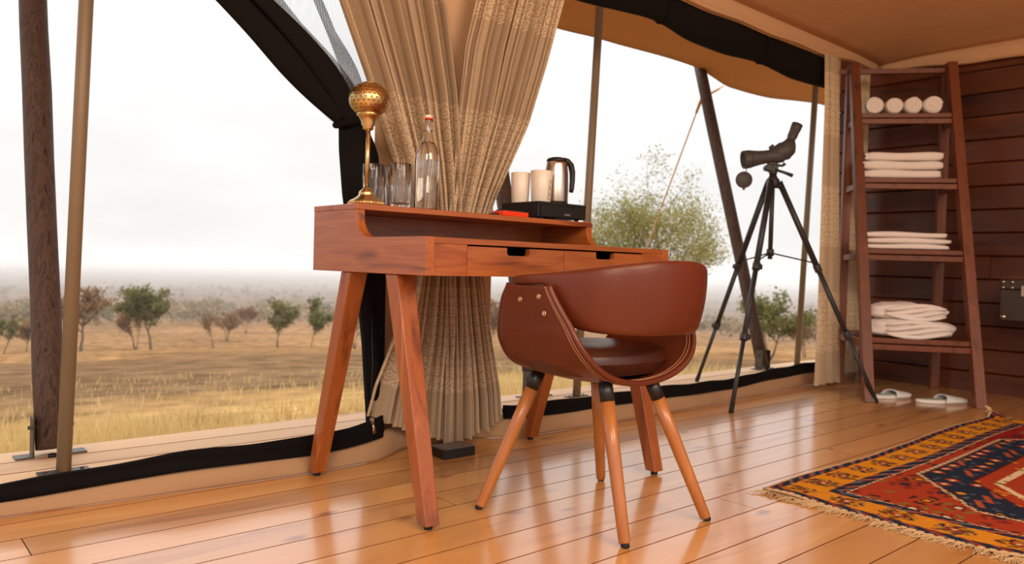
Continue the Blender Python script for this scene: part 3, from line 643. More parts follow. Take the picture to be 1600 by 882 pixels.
# ---- tied-back black net at the left window
net = thing('mosquito_net', (1.4, 2.37, 0.1), 'black mosquito net swept aside and knotted beside the beige curtain', 'net')
NY = 2.41
MB().tube(crv([(0.10, NY, 2.05), (0.50, NY, 1.78), (0.82, NY, 1.555), (0.985, NY, 1.440), (1.11, NY, 1.340), (1.205, NY, 1.262), (1.295, NY - .01, 1.18)]), crr([0.034, 0.036, 0.042, 0.054, 0.062, 0.056, 0.038]), 14, flat=0.55, up=(0.5, 0, 1)).build('gathered_edge', M_netd, net)
MB().tube(crv([(0.28, NY - .02, 2.02), (0.72, NY - .03, 1.69), (0.95, NY - .04, 1.525), (1.12, NY - .04, 1.40), (1.24, NY - .03, 1.29), (1.33, NY - .02, 1.17)]), crr([0.02, 0.02, 0.024, 0.036, 0.044, 0.035]), 12, flat=0.5, up=(0.5, 0, 1)).build('gathered_edge', M_netd, net)
uv = []
def sheer(u, v):
    # fan from the knot up to the ceiling
    top = Vector((lerp(0.22, 1.62, u), NY + 0.02 + 0.02 * math.sin(u * 14), 2.08)); kn = Vector((lerp(1.25, 1.40, u), NY, 1.16))
    p = kn.lerp(top, v); uv.append((p.x, 0, p.z)); return p
MB().grid(sheer, 40, 20).build('sheer_panel', M_net, net, uv=uv)
for (xa, xb, xk) in ((0.93, 1.01, 1.315), (1.165, 1.185, 1.345)):
    uv = []
    def fold(u, v, xa=xa, xb=xb, xk=xk):
        bul = 0.035 * math.sin(min(v * 1.35, 1) * PI)
        p = Vector((lerp(xk - 0.004, xa, v) + u * (xb - xa + bul + 0.012) + 0.012 * math.sin(v * PI), NY - 0.012 - 0.01 * u, lerp(1.17, 1.56, v) if v < 1.0 else 1.56))
        q = p + (Vector((xa - 0.9 * (xk - xa), 0, 2.08)) - Vector((xa, 0, 1.56))) * 0
        uv.append((p.x, 0, p.z)); return p
    MB().grid(fold, 4, 16).build('fold', M_net2, net, uv=uv)
    uv = []
    def fold2(u, v, xa=xa, xb=xb, xk=xk):
        dx = (xa - xk) / 0.39
        p = Vector((xa + dx * 0.52 * v + u * (xb - xa + 0.012), NY - 0.012 - 0.01 * u, lerp(1.56, 2.08, v))); uv.append((p.x, 0, p.z)); return p
    MB().grid(fold2, 4, 8).build('fold', M_net2, net, uv=uv)
MB().tube([(1.318 + 0.045 * math.cos(a_), NY - 0.005 + 0.042 * math.sin(a_), 1.165 + 0.012 * math.cos(a_)) for a_ in [2 * PI * k / 16 for k in range(17)]], 0.012, 8, caps=False).build('tie', M_trim, net)
def drop(u, v):
    z = lerp(1.18, 0.06, v)
    xl = interp(-z, [(-1.18, 1.285), (-1.08, 1.285), (-0.9, 1.298), (-0.66, 1.350), (-0.4, 1.390), (-0.14, 1.412), (-0.06, 1.418)])
    xr = interp(-z, [(-1.18, 1.38), (-1.08, 1.435), (-0.9, 1.455), (-0.66, 1.472), (-0.4, 1.475), (-0.14, 1.475), (-0.06, 1.475)])
    an = 2 * PI * u; cx = (xl + xr) / 2; rx = (xr - xl) / 2
    return (cx + rx * math.cos(an) * (1 + 0.05 * math.sin(5 * an + z * 4)), 2.398 + 0.028 * math.sin(an) * (1 + 0.3 * math.sin(4 * an + z * 7)) + 0.012 * max(0, min(1, (z - 0.9) / 0.25)), z)
MB().grid(drop, 28, 30).build('hanging_drop', M_netd, net)
z_ = MB().tube([(1.405, 2.364, 0.5), (1.412, 2.364, 0.32), (1.400, 2.350, 0.15)], 0.0022, 6).build('zip', M_black, net)
pu = MB(); pu.box(1.374, 1.386, 2.302, 2.31, 0.132, 0.152); pu.tube([(1.380, 2.300, 0.138), (1.383, 2.296, 0.118), (1.384, 2.296, 0.098)], [0.004, 0.006, 0.008], 8, flat=0.4); pu.build('zip_pull', M_zip, z_)
# ---- beige curtains
def curtain(name, label, rows, nf, mat, parent=None, seed=0, nu=150, nv=70, width=1.1, group=None, ph=0.0, skew=None):
    rows = sorted(rows); zs = [r[0] for r in rows]
    rj = random.Random(seed); phs = [rj.uniform(-0.5, 0.5) for _ in range(40)]
    mb = MB(); uv = []
    z0, z1 = zs[0], zs[-1]
    def f(u, v):
        z = lerp(z0, z1, v); xl = np.interp(z, zs, [r[1] for r in rows]); xr = np.interp(z, zs, [r[2] for r in rows]); yc = np.interp(z, zs, [r[3] for r in rows]); am = np.interp(z, zs, [r[4] for r in rows])
        uu = u + 0.35 / nf * math.sin(2 * PI * u * 2.3 + seed) * 0.6
        an = 2 * PI * nf * uu + ph + 0.35 * math.sin(z * 2.1 + u * 9)
        s1 = math.sin(an); sharp = s1 * (0.75 + 0.25 * s1 * s1)
        a2 = am * (0.7 + 0.45 * math.sin(u * 17 + seed * 3)) * min(1, 0.15 + u / 0.07, 0.15 + (1 - u) / 0.07)
        x = lerp(xl, xr, u) + 0.28 * am * math.cos(an) * (1 if 0.04 < u < 0.96 else 0.2)
        y = yc - a2 * sharp - 0.10 * am * math.sin(2 * an + z * 1.5)
        hem = 0.0
        if skew: hem = skew(u) * max(0, 1 - v * 3.0) ** 1.5
        uv.append((u * width, 0, z + (hem * 0.4)))
        return (float(x), float(y), float(z + hem))
    mb.grid(f, nu, nv)
    o = mb.build(name, mat, parent, uv=uv, solid=0.0)
    return o
CY = 2.335
left_c = curtain('curtain', '', [(0.012, 1.37, 1.80, CY - 0.005, 0.044), (0.16, 1.40, 1.795, CY - .005, 0.042), (0.40, 1.485, 1.79, CY, 0.038), (0.64, 1.535, 1.775, CY, 0.034), (0.82, 1.535, 1.765, CY, 0.034), (0.95, 1.50, 1.755, CY - .005, 0.040), (1.05, 1.462, 1.745, CY - .01, 0.045), (1.30, 1.345, 1.715, CY - .02, 0.050), (1.55, 1.225, 1.665, CY - .025, 0.055), (2.0, 1.03, 1.56, CY - .025, 0.055)], 9, M_curt, seed=2, nu=220, width=1.25, skew=lambda u: 0.15 * (1 - u) ** 1.5)
solo(left_c, (1.6, CY, 0.03)); tag(left_c, 'patterned beige linen curtain sweeping down from the upper left behind the desk lamp', 'curtain', 'beige curtains')
right_c = curtain('curtain', '', [(0.012, 1.70, 1.975, CY - 0.010, 0.042), (0.16, 1.70, 1.96, CY - 0.010, 0.040), (0.40, 1.70, 1.91, CY - .008, 0.036), (0.64, 1.69, 1.865, CY - .008, 0.032), (0.82, 1.69, 1.865, CY - .008, 0.032), (0.95, 1.70, 1.915, CY - .012, 0.038), (1.25, 1.712, 2.065, CY - .022, 0.048), (1.5, 1.735, 2.15, CY - .026, 0.052), (1.8, 1.81, 2.24, CY - .026, 0.052), (2.0, 1.85, 2.30, CY - .026, 0.052)], 9, M_curt, seed=5, nu=220, width=1.0, ph=1.0, skew=lambda u: 0.07 * u ** 1.5)
solo(right_c, (1.85, CY, 0.03)); tag(right_c, 'patterned beige linen curtain sweeping down from the upper right behind the mugs', 'curtain', 'beige curtains')
cc = curtain('curtain', '', [(0.03, 4.345, 4.69, 2.27, 0.034), (0.5, 4.365, 4.66, 2.275, 0.030), (1.2, 4.375, 4.60, 2.28, 0.026), (1.7, 4.385, 4.57, 2.285, 0.024), (2.0, 4.395, 4.56, 2.30, 0.022)], 4, M_curt2, seed=9, width=0.6, nu=70)
solo(cc, (4.6, 2.28, 0.03)); tag(cc, 'patterned beige curtain hanging straight in the corner, on the window side', 'curtain', 'beige curtains')
cc2 = curtain('curtain', '', [(0.05, 4.90, 5.14, 2.37, 0.022), (1.0, 4.91, 5.14, 2.37, 0.02), (2.08, 4.92, 5.14, 2.37, 0.02)], 4, M_curt2, seed=10, width=0.6, nu=60)
solo(cc2, (5.0, 2.37, 0.05)); tag(cc2, 'patterned beige curtain seen between the left legs of the ladder shelf', 'curtain', 'beige curtains')

# ================================================================== DESK
bx0, bx1, by0, by1, zb, zt, zl, yl = 1.122, 2.111, 1.633, 2.255, 0.657, 0.758, 0.857, 1.990
desk = thing('writing_desk', (1.62, 1.94, 0), 'reddish wooden writing desk with raised back ledge and splayed legs', 'desk')
arc = []
for i in range(0, 13):
    a = (PI / 2) * i / 12     # cove from the ledge down to the worktop
    arc.append((yl - 0.078 * (1 - math.cos(a)), (zt + 0.064) - 0.064 * math.sin(a)))
side = [(by1, zb), (by0, zb), (by0, zt)] + arc[::-1] + [(yl, zl - 0.0175), (by1, zl - 0.0175)]
for xa, xb in ((bx0, bx0 + 0.028), (bx1 - 0.028, bx1)):
    MB().prism(side, 0, xa, xb).build('side_panel', M_deskY, desk, bevel=0.0015)
MB().box(bx0 - 0.001, bx1 + 0.001, yl - 0.002, by1, zl - 0.0172, zl).build('ledge_top', M_deskX, desk, bevel=0.0015)
MB().box(bx0 + 0.0285, bx1 - 0.0285, by0 + 0.0005, by1 - 0.02, zt - 0.016, zt - 0.0005).build('worktop', M_deskX, desk, bevel=0.0012)
MB().box(bx0 + 0.0285, bx1 - 0.0285, by1 - 0.0195, by1 - 0.001, zb, zl - 0.018).build('back_panel', M_deskX, desk)
MB().box(bx0 + 0.0285, bx1 - 0.0285, by0 + 0.03, by1 - 0.02, zb, zb + 0.012).build('bottom_panel', M_deskX, desk)
fz0, fz1 = zb, zt - 0.0165
MB().box(bx0 + 0.0285, 1.2555, by0 + 0.001, by0 + 0.02, fz0, fz1).build('front_rail', M_deskX, desk, bevel=0.001)
MB().box(1.9785, bx1 - 0.0285, by0 + 0.001, by0 + 0.02, fz0, fz1).build('front_rail', M_deskX, desk, bevel=0.001)
def drawer(xa, xb):
    c = (xa + xb) / 2 - 0.0; z0, z1 = fz0 + 0.001, fz1 - 0.004; h = 0.042; d = 0.021; r = 0.006
    pts = [(xa, z0), (xb, z0), (xb, z1), (c + h, z1), (c + h, z1 - d + r), (c + h - r, z1 - d), (c - h + r, z1 - d), (c - h, z1 - d + r), (c - h, z1), (xa, z1)]
    fr = MB().prism(pts, 1, by0 + 0.002, by0 + 0.019).build('drawer', M_deskX, desk)
    bx = MB(); bx.box(xa + 0.01, xa + 0.02, by0 + 0.02, by0 + 0.42, z0 + 0.01, z1 - 0.012); bx.box(xb - 0.02, xb - 0.01, by0 + 0.02, by0 + 0.42, z0 + 0.01, z1 - 0.012); bx.box(xa + 0.02, xb - 0.02, by0 + 0.40, by0 + 0.42, z0 + 0.01, z1 - 0.012); bx.box(xa + 0.02, xb - 0.02, by0 + 0.02, by0 + 0.4, z0 + 0.012, z0 + 0.018)
    bx.build('drawer_box', M_dark, fr)
    return fr
drawer(1.2570, 1.6180); drawer(1.6200, 1.9770)
def desk_leg(x, ytop, yfoot, sgn):
    # tapered square leg, splayed front to back; its outer face is flush with the desk side
    t = 0.029; b = 0.0215; dx = 0.004 * sgn
    def sec(y, z, h, xx): return [(xx - h, y - h, z), (xx + h, y - h, z), (xx + h, y + h, z), (xx - h, y + h, z)]
    v = sec(yfoot, 0.012, b, x) + sec(ytop, zb - 0.0005, t, x + dx)
    o = MB().add(v, [(3, 2, 1, 0), (4, 5, 6, 7), (0, 1, 5, 4), (1, 2, 6, 5), (2, 3, 7, 6), (3, 0, 4, 7)]).build('leg', M_deskZ, desk, bevel=0.003)
    MB().lathe([(0.011, 0.0003), (0.012, 0.004), (0.010, 0.013)], (x, yfoot, 0), 14).build('foot_pad', M_rubber, o)
for x, sg in ((1.153, 1), (2.075, -1)):
    desk_leg(x, 1.806, 1.634, sg); desk_leg(x, 2.055, 2.256, sg)

# ================================================================== CHAIR
CX = 1.618
ch = thing('tub_chair', (CX, 1.45, 0), 'brown leather tub chair on round wooden legs, drawn up to the desk', 'chair')
def shell_prof(s):
    # s -1..1 around the U; returns dx, z
    a = abs(s); sg = 1 if s >= 0 else -1
    if a < 0.62:
        q = a / 0.62 * PI / 2; return sg * 0.243 * math.sin(q) ** 0.92 if q else 0.0, 0.387 + 0.150 * (1 - math.cos(q))
    k = (a - 0.62) / 0.38; return sg * (0.243 + 0.020 * k), 0.537 + 0.103 * k
YR = [(0.38, 1.318), (0.42, 1.312), (0.47, 1.322), (0.53, 1.350), (0.557, 1.372), (0.60, 1.400), (0.645, 1.424)]
YF = [(0.38, 1.690), (0.42, 1.668), (0.45, 1.650), (0.50, 1.640), (0.54, 1.632), (0.60, 1.608), (0.625, 1.592), (0.642, 1.565)]
def shell(u, v):
    x, z = shell_prof(2 * u - 1); sm_ = lambda T_: sum(interp(z + d_, T_) for d_ in (-.024, -.016, -.008, 0, .008, .016, .024)) / 7
    y = lerp(sm_(YR), sm_(YF), v)
    sag = 0.010 * math.sin(v * PI); 
    return (CX + x, y, z - sag * (1 if z < 0.45 else 0))
MB().grid(shell, 72, 14).build('shell', M_leather, ch, solid=0.013, bevel=0)
# rim piping and stitch lines on the rear and front edges of the shell
def edge(v, off, du=0.0, r=0.0012, n=90, lo=0.0, hi=1.0):
    pts = []
    for i in range(n + 1):
        u = lerp(lo, hi, i / n); p = Vector(shell(u, v)); e = 1e-3
        a = Vector(shell(min(u + e, 1), v)) - Vector(shell(max(u - e, 0), v)); b = Vector(shell(u, min(v + .02, 1))) - Vector(shell(u, max(v - .02, 0)))
        nn = a.cross(b).normalized(); pts.append(p + nn * off)
    return pts
piping = MB(); piping.tube(edge(0.0, 0), 0.0085, 8); piping.tube(edge(1.0, 0), 0.0075, 8); piping.build('piping', M_leather, ch)
st = MB()
for off in (0.0075, -0.0075):
    st.tube(edge(0.028, off), 0.0008, 5); st.tube(edge(0.06, off), 0.0008, 5)
st.build('stitching', M_stitch, ch)
# backrest band
HP = [(0.0, 1.222), (0.065, 1.226), (0.12, 1.243), (0.167, 1.277), (0.200, 1.324), (0.217, 1.382), (0.236, 1.44), (0.250, 1.48), (0.254, 1.52), (0.252, 1.560)]
plan = [(-x, y) for x, y in HP[::-1]] + HP[1:]
def cat(pts, n):
    out = []
    for i in range(len(pts) - 1):
        p0 = Vector(pts[max(i - 1, 0)]); p1 = Vector(pts[i]); p2 = Vector(pts[i + 1]); p3 = Vector(pts[min(i + 2, len(pts) - 1)])
        for k in range(n):
            t = k / n; out.append(0.5 * ((2 * p1) + (p2 - p0) * t + (2 * p0 - 5 * p1 + 4 * p2 - p3) * t * t + (3 * p1 - p0 - 3 * p2 + p3) * t ** 3))
    out.append(Vector(pts[-1])); return out
pp = cat(plan, 4); n_ = len(pp)
ZT = [(1.20, 0.717), (1.222, 0.715), (1.243, 0.707), (1.277, 0.699), (1.324, 0.690), (1.382, 0.682), (1.44, 0.675), (1.5, 0.668), (1.56, 0.662)]
ZB = [(1.20, 0.519), (1.28, 0.522), (1.34, 0.527), (1.385, 0.535), (1.42, 0.590), (1.45, 0.641), (1.56, 0.641)]
bandv = []; bandf = []; rimA = []; rimB = []; rimC = []
NS = 16
for i, p in enumerate(pp):
    t = (pp[min(i + 1, n_ - 1)] - pp[max(i - 1, 0)]).normalized(); nrm = Vector((t.y, -t.x))    # outward (left of travel is inside)
    if nrm.dot(Vector((p.x, p.y - 1.42))) < 0 and p.y < 1.4: nrm = -nrm
    if p.y >= 1.4: nrm = Vector((1 if p.x > 0 else -1, 0))
    z1 = interp(p.y, ZT); z0 = interp(p.y, ZB); H = z1 - z0; th = 0.0135 + 0.008 * max(0, min(1, (p.y - 1.40) / 0.08))
    endk = 1.0 if 0 < i < n_ - 1 else 0.55
    for k in range(NS):
        a = 2 * PI * k / NS; ca, sa = math.cos(a), math.sin(a)
        q = 0.5 + 0.5 * math.copysign(abs(sa) ** 0.28, sa); o_ = th * math.copysign(abs(ca) ** 0.75, ca) * endk
        q = 0.5 + (q - 0.5) * endk
        lean = 0.022 * (q - 0.35) * min(H / 0.17, 1)
        bulge = 0.010 * math.sin(q * PI) * min(H / 0.17, 1)
        w = p + nrm * (o_ + lean + bulge - 0.004)
        bandv.append((CX + w.x, w.y, z0 + H * q))
        if k == 2: rimA.append(Vector(bandv[-1]) + Vector((nrm.x, nrm.y, 0)) * 0.0005)
        if k == 6: rimB.append(Vector(bandv[-1]))
for i in range(n_ - 1):
    for k in range(NS): bandf.append((i * NS + k, (i + 1) * NS + k, (i + 1) * NS + (k + 1) % NS, i * NS + (k + 1) % NS))
bandf += [tuple(range(NS)), tuple(range((n_ - 1) * NS, n_ * NS))[::-1]]
MB().add(bandv, bandf, True).build('backrest', M_leather, ch, sub=1)
st = MB(); st.tube([p + Vector((0, 0, -0.010)) for p in rimA], 0.0008, 5); st.tube([p + Vector((0, 0, 0.001)) for p in rimB], 0.0008, 5); st.build('stitching', M_stitch, ch)
# seat cushion
def cush(u, v):
    a = 2 * PI * u; q = v * PI / 2
    ex = lambda c: math.copysign(abs(c) ** 0.72, c)
    rx, ry = 0.205, 0.168
    r = math.sin(q) ** 0.55 if q > 0 else 0
    return (CX + rx * ex(math.cos(a)) * r, 1.502 + ry * ex(math.sin(a)) * r, 0.437 + 0.050 * math.cos(q) ** 0.6 - 0.012 * (1 - r) )
MB().grid(cush, 40, 10).build('seat', M_leatherd, ch)
def cush2(u, v):
    a = 2 * PI * u; ex = lambda c: math.copysign(abs(c) ** 0.72, c); r = 1.0 - 0.12 * v
    return (CX + 0.205 * ex(math.cos(a)) * r, 1.502 + 0.168 * ex(math.sin(a)) * r, 0.437 - 0.035 * v)
MB().grid(cush2, 40, 4).build('seat_edge', M_leatherd, ch)
# rivets on both sides
for sx_ in (-1, 1):
    for y, z in ((1.53, 0.601), (1.456, 0.612), (1.442, 0.569)):
        k = (z - 0.537) / 0.108; xs_ = CX + sx_ * (0.243 + 0.02 * k + 0.0065)
        m = frame((xs_, y, z), (0, 1, 0), (0, 0, 1)) @ Matrix.Rotation(PI / 2 * sx_ * -1, 4, 'X') if False else Matrix.Translation((xs_, y, z)) @ Matrix.Rotation(sx_ * PI / 2, 4, 'Y')
        MB().lathe([(0.0075, 0), (0.0075, 0.0015), (0.005, 0.0028), (0.0045, 0.002), (0, 0.002)], (0, 0, 0), 14, m=m).build('rivet', M_rivet, ch)
def chair_leg(top, foot):
    top = Vector(top); foot = Vector(foot); d = (foot - top).normalized()
    L = MB(); c0 = top + d * 0.05; e = foot - d * 0.010
    L.tube([c0, c0.lerp(e, 0.33), c0.lerp(e, 0.66), e - d * 0.004, e], [0.0188, 0.0182, 0.0168, 0.0150, 0.0138], 18)
    o = L.build('leg', M_beech, ch)
    MB().tube([top, c0 + d * 0.001], [0.0185, 0.0192], 18).build('collar', M_black, o)
    MB().tube([foot + Vector((0, 0, 0.0005)), foot + Vector((0, 0, 0.003)), foot + Vector((0, 0, 0.006)), foot + Vector((0, 0, 0.014))], [0.009, 0.0115, 0.0115, 0.008], 14).build('foot_pad', M_rubber, o)
chair_leg((1.489, 1.59, 0.392), (1.362, 1.686, 0)); chair_leg((1.498, 1.348, 0.394), (1.468, 1.238, 0))
chair_leg((1.668, 1.335, 0.386), (1.812, 1.240, 0)); chair_leg((1.735, 1.60, 0.392), (1.868, 1.686, 0))


# ================================================================== THINGS ON THE DESK LEDGE
LZ = zl + 0.0003
# brass lamp
lx, ly = 1.232, 2.125
lamp = thing('table_lamp', (lx, ly, LZ), 'brass lamp with pierced globe shade on the left end of the desk', 'lamp')
bp = [(0.062, 0), (0.063, 0.004), (0.060, 0.008), (0.054, 0.010), (0.055, 0.014), (0.051, 0.020), (0.043, 0.024), (0.034, 0.030), (0.026, 0.036), (0.024, 0.040), (0.025, 0.044), (0.022, 0.050), (0.012, 0.058), (0.0075, 0.064)]
base = MB().lathe(bp, (lx, ly, LZ), 40).build('base', M_brass, lamp)
bd = MB()
for k in range(36):
    a = 2 * PI * k / 36; c = Vector((lx + 0.0545 * math.cos(a), ly + 0.0545 * math.sin(a), LZ + 0.0125)); bd.lathe([(0, -0.0045), (0.0032, -0.002), (0.0032, 0.002), (0, 0.0045)], c, 6)
bd.build('beading', M_brass, base)
MB().tube([(lx, ly, LZ + 0.060), (lx + 0.001, ly, LZ + 0.255)], 0.0068, 16).build('stem', M_brass, lamp)
MB().lathe([(0.0, 0.238), (0.012, 0.240), (0.017, 0.244), (0.016, 0.250), (0.022, 0.258), (0.021, 0.264), (0.029, 0.278), (0.036, 0.284), (0.037, 0.290), (0.034, 0.292)], (lx, ly, LZ), 32).build('cup', M_brass, lamp)
# pierced shade: a globe with real holes
sh = MB(); NU, NV = 46, 20; R = 0.0625; cz = LZ + 0.334
def gp(i, j, r=1.0):
    th = 0.36 + (PI - 0.36 - 0.62) * j / NV; a = 2 * PI * (i + 0.5 * (j % 2) * 0) / NU
    return Vector((lx + 0.001 + r * R * math.sin(th) * math.cos(a), ly + r * R * math.sin(th) * math.sin(a), cz + r * R * 0.86 * math.cos(th)))
vs_ = []; fs_ = []; idx = {}
def gvtx(i, j):
    k = (i % NU, j)
    if k not in idx: idx[k] = len(vs_); vs_.append(gp(i % NU, j))
    return idx[k]
for j in range(NV):
    for i in range(NU):
        q = [gvtx(i, j), gvtx(i + 1, j), gvtx(i + 1, j + 1), gvtx(i, j + 1)]
        if j % 2 == 1 and (i + j // 2) % 2 == 0 and 1 < j < NV - 2:
            P4 = [vs_[k] for k in q]; cen = sum(P4, Vector()) / 4; inn = []
            for P_ in P4: inn.append(len(vs_)); vs_.append(cen.lerp(P_, 0.62))
            for a_ in range(4): fs_.append((q[a_], q[(a_ + 1) % 4], inn[(a_ + 1) % 4], inn[a_]))
        else: fs_.append(tuple(q))
sh.add(vs_, fs_, True); shade = sh.build('shade', M_lampshade, lamp, solid=0.0012)
MB().tube([(lx + 0.001 + 0.0222 * math.cos(2 * PI * k / 32), ly + 0.0222 * math.sin(2 * PI * k / 32), cz + R * 0.86 * math.cos(0.36)) for k in range(33)], 0.002, 6, caps=False).build('rim', M_brass, shade)
bulb = MB().lathe([(0.012, -0.045), (0.012, -0.03), (0.02, -0.01), (0.022, 0.005), (0.016, 0.02), (0, 0.026)], (lx + 0.001, ly, cz), 16).build('bulb', M_white, lamp)
# tall tumblers
def tumbler(x, y, label, h=0.142, r=0.034):
    t = thing('tumbler', (x, y, LZ), label, 'glass', 'tall clear tumblers')
    flute = lambda a, z, i: 1 + (0.05 * math.cos(a * 11) * min(1, max(0, (0.12 - z) / 0.04)) if i < 5 else 0)
    MB().lathe([(0, 0.0), (r * 0.80, 0.0), (r * 0.86, 0.004), (r * 0.88, 0.03), (r * 0.93, 0.07), (r, h - 0.002), (r - 0.001, h), (r - 0.0022, h - 0.002), (r * 0.93 - 0.0042, 0.07), (r * 0.87 - 0.0048, 0.022), (r * 0.7, 0.016), (0, 0.015)], (x, y, LZ), 40, rmod=flute).build('glass', M_glass, t)
tumbler(1.278, 2.165, 'clear tumbler nearest the lamp stem')
tumbler(1.330, 2.085, 'clear tumbler in front, between the lamp and the bottle')
tumbler(1.362, 2.175, 'clear tumbler close behind the water bottle')
# swing-top bottle of water
wx, wy = 1.436, 2.095
bt = thing('water_bottle', (wx, wy, LZ), 'clear glass bottle of water with white and red swing stopper', 'bottle')
out = [(0.0, 0), (0.036, 0), (0.039, 0.004), (0.040, 0.012), (0.040, 0.165), (0.0385, 0.185), (0.033, 0.205), (0.024, 0.223), (0.0175, 0.240), (0.0145, 0.262), (0.0135, 0.285), (0.0155, 0.288), (0.0155, 0.296), (0.013, 0.298)]
inn = [(0.0105, 0.297), (0.0105, 0.262), (0.0145, 0.240), (0.021, 0.223), (0.030, 0.205), (0.0355, 0.185), (0.037, 0.165), (0.037, 0.012), (0.034, 0.006), (0, 0.006)]
MB().lathe(out + inn, (wx, wy, LZ), 40).build('glass', M_glass, bt)
MB().lathe([(0, 0.0065), (0.0338, 0.0065), (0.0367, 0.0125), (0.0367, 0.165), (0.0352, 0.185), (0.0298, 0.2048), (0.0207, 0.223), (0, 0.223)], (wx, wy, LZ), 40).build('water', M_water, bt)
sp_ = MB().lathe([(0.0105, 0.2985), (0.0125, 0.300), (0.0125, 0.310), (0.010, 0.313), (0, 0.3135)], (wx, wy, LZ), 20).build('stopper', M_white, bt)
MB().lathe([(0.0106, 0.2975), (0.0150, 0.2985), (0.0150, 0.3025), (0.0127, 0.3035)], (wx, wy, LZ), 20).build('seal', M_red, sp_)
wr = MB()
for s in (-1, 1):
    wr.tube([(wx + s * 0.0, wy, LZ + 0.316), (wx + s * 0.012, wy, LZ + 0.312), (wx + s * 0.017, wy, LZ + 0.290), (wx + s * 0.0165, wy, LZ + 0.265)], 0.0011, 6)
wr.tube([(wx + 0.0155 * math.cos(2 * PI * k / 20), wy + 0.0155 * math.sin(2 * PI * k / 20), LZ + 0.262) for k in range(21)], 0.0012, 6, caps=False)
wr.build('wire_bail', M_steel, bt)
# black tray box with drawer
tx0, tx1, ty0, ty1 = 1.850, 2.088, 2.000, 2.205; tz0, tz1 = LZ + 0.008, LZ + 0.062
tray = thing('tray_box', ((tx0 + tx1) / 2, (ty0 + ty1) / 2, LZ), 'black tea tray box with drawer on the right end of the desk', 'tray')
MB().box(tx0, tx1, ty0 + 0.004, ty1, tz0, tz1).build('body', M_black, tray, bevel=0.0015)
MB().box(tx0 + 0.001, tx1 - 0.001, ty0, ty1, tz1 - 0.010, tz1 + 0.0005).build('lid', M_black, tray, bevel=0.001)
dc = (tx0 + tx1) / 2 + 0.012
pts = [(tx0 + 0.008, tz0 + 0.003), (tx1 - 0.004, tz0 + 0.003), (tx1 - 0.004, tz1 - 0.011), (dc + 0.046, tz1 - 0.011), (dc + 0.034, tz1 - 0.025), (dc - 0.022, tz1 - 0.025), (dc - 0.034, tz1 - 0.011), (tx0 + 0.008, tz1 - 0.011)]
dr = MB().prism(pts, 1, ty0 - 0.001, ty0 + 0.004).build('drawer', M_black, tray)
for fx in (tx0 + 0.02, tx0 + 0.09, tx1 - 0.03):
    for fy in (ty0 + 0.02, ty1 - 0.02): MB().lathe([(0.008, 0), (0.0085, 0.008)], (fx, fy, LZ), 12).build('foot', M_rubber, tray)
lg = MB()     # small row of worn letter-like marks
M_logo = plain('grey_print', S(170, 160, 150), 0.5)
for k in range(5):
    x = dc - 0.006 + k * 0.0062; lg.box(x, x + 0.0042, ty0 - 0.0016, ty0 - 0.0008, tz0 + 0.010, tz0 + 0.0115); lg.box(x, x + 0.0012, ty0 - 0.0016, ty0 - 0.0008, tz0 + 0.010, tz0 + 0.0165); lg.box(x, x + 0.0042, ty0 - 0.0016, ty0 - 0.0008, tz0 + 0.0152, tz0 + 0.0165)
    if k % 2: lg.box(x + 0.003, x + 0.0042, ty0 - 0.0016, ty0 - 0.0008, tz0 + 0.010, tz0 + 0.0165)
lg.build('lettering', M_logo, dr)
# mugs
MZ = tz1 + 0.0009
def mug(x, y, h, r, label, hang):
    t = thing('mug', (x, y, MZ), label, 'mug', 'plain cream mugs')
    MB().lathe([(0, 0), (r * 0.84, 0), (r * 0.88, 0.003), (r, h - 0.002), (r - 0.0015, h), (r - 0.004, h - 0.003), (r * 0.88 - 0.004, 0.008), (0, 0.007)], (x, y, MZ), 36).build('body', M_white, t)
    d = Vector((math.cos(hang), math.sin(hang), 0)); b = Vector((x, y, MZ))
    MB().tube([b + d * (r * 0.95) + Vector((0, 0, h * 0.80)), b + d * (r + 0.016) + Vector((0, 0, h * 0.80)), b + d * (r + 0.027) + Vector((0, 0, h * 0.65)), b + d * (r + 0.027) + Vector((0, 0, h * 0.42)), b + d * (r + 0.014) + Vector((0, 0, h * 0.26)), b + d * (r * 0.90) + Vector((0, 0, h * 0.24))], 0.005, 8).build('handle', M_white, t)
    return t
mug(1.898, 2.158, 0.113, 0.036, 'cream mug on the left, set back on the tray box', 0.7)
g_ = mug(1.938, 2.088, 0.119, 0.041, 'cream mug with dark print, in front beside the kettle', 1.0)
# dark scroll print on the mug's right flank, raised a hair off the glaze
pr = MB(); mxx, myy = 1.938, 2.088
def onmug(a, z): r = (0.041 * 0.88 + (0.041 * 0.12) * z / 0.119) + 0.0005; return (mxx + r * math.cos(a), myy + r * math.sin(a), MZ + z)
fa = math.atan2(-R_.x * 0.2 - 0.75, -0.1) ; fa = -1.42
for c_, rr_ in ((0.070, 0.014), (0.044, 0.013), (0.022, 0.010)):
    pr.tube([onmug(fa + 0.19 * math.cos(q) * (1 - 0.12 * q / PI) + (c_ - 0.045) * 2.2, c_ + rr_ * math.sin(q)) for q in [k * PI * 1.85 / 14 for k in range(15)]], 0.0008, 5)
pr.build('print', M_print, g_)
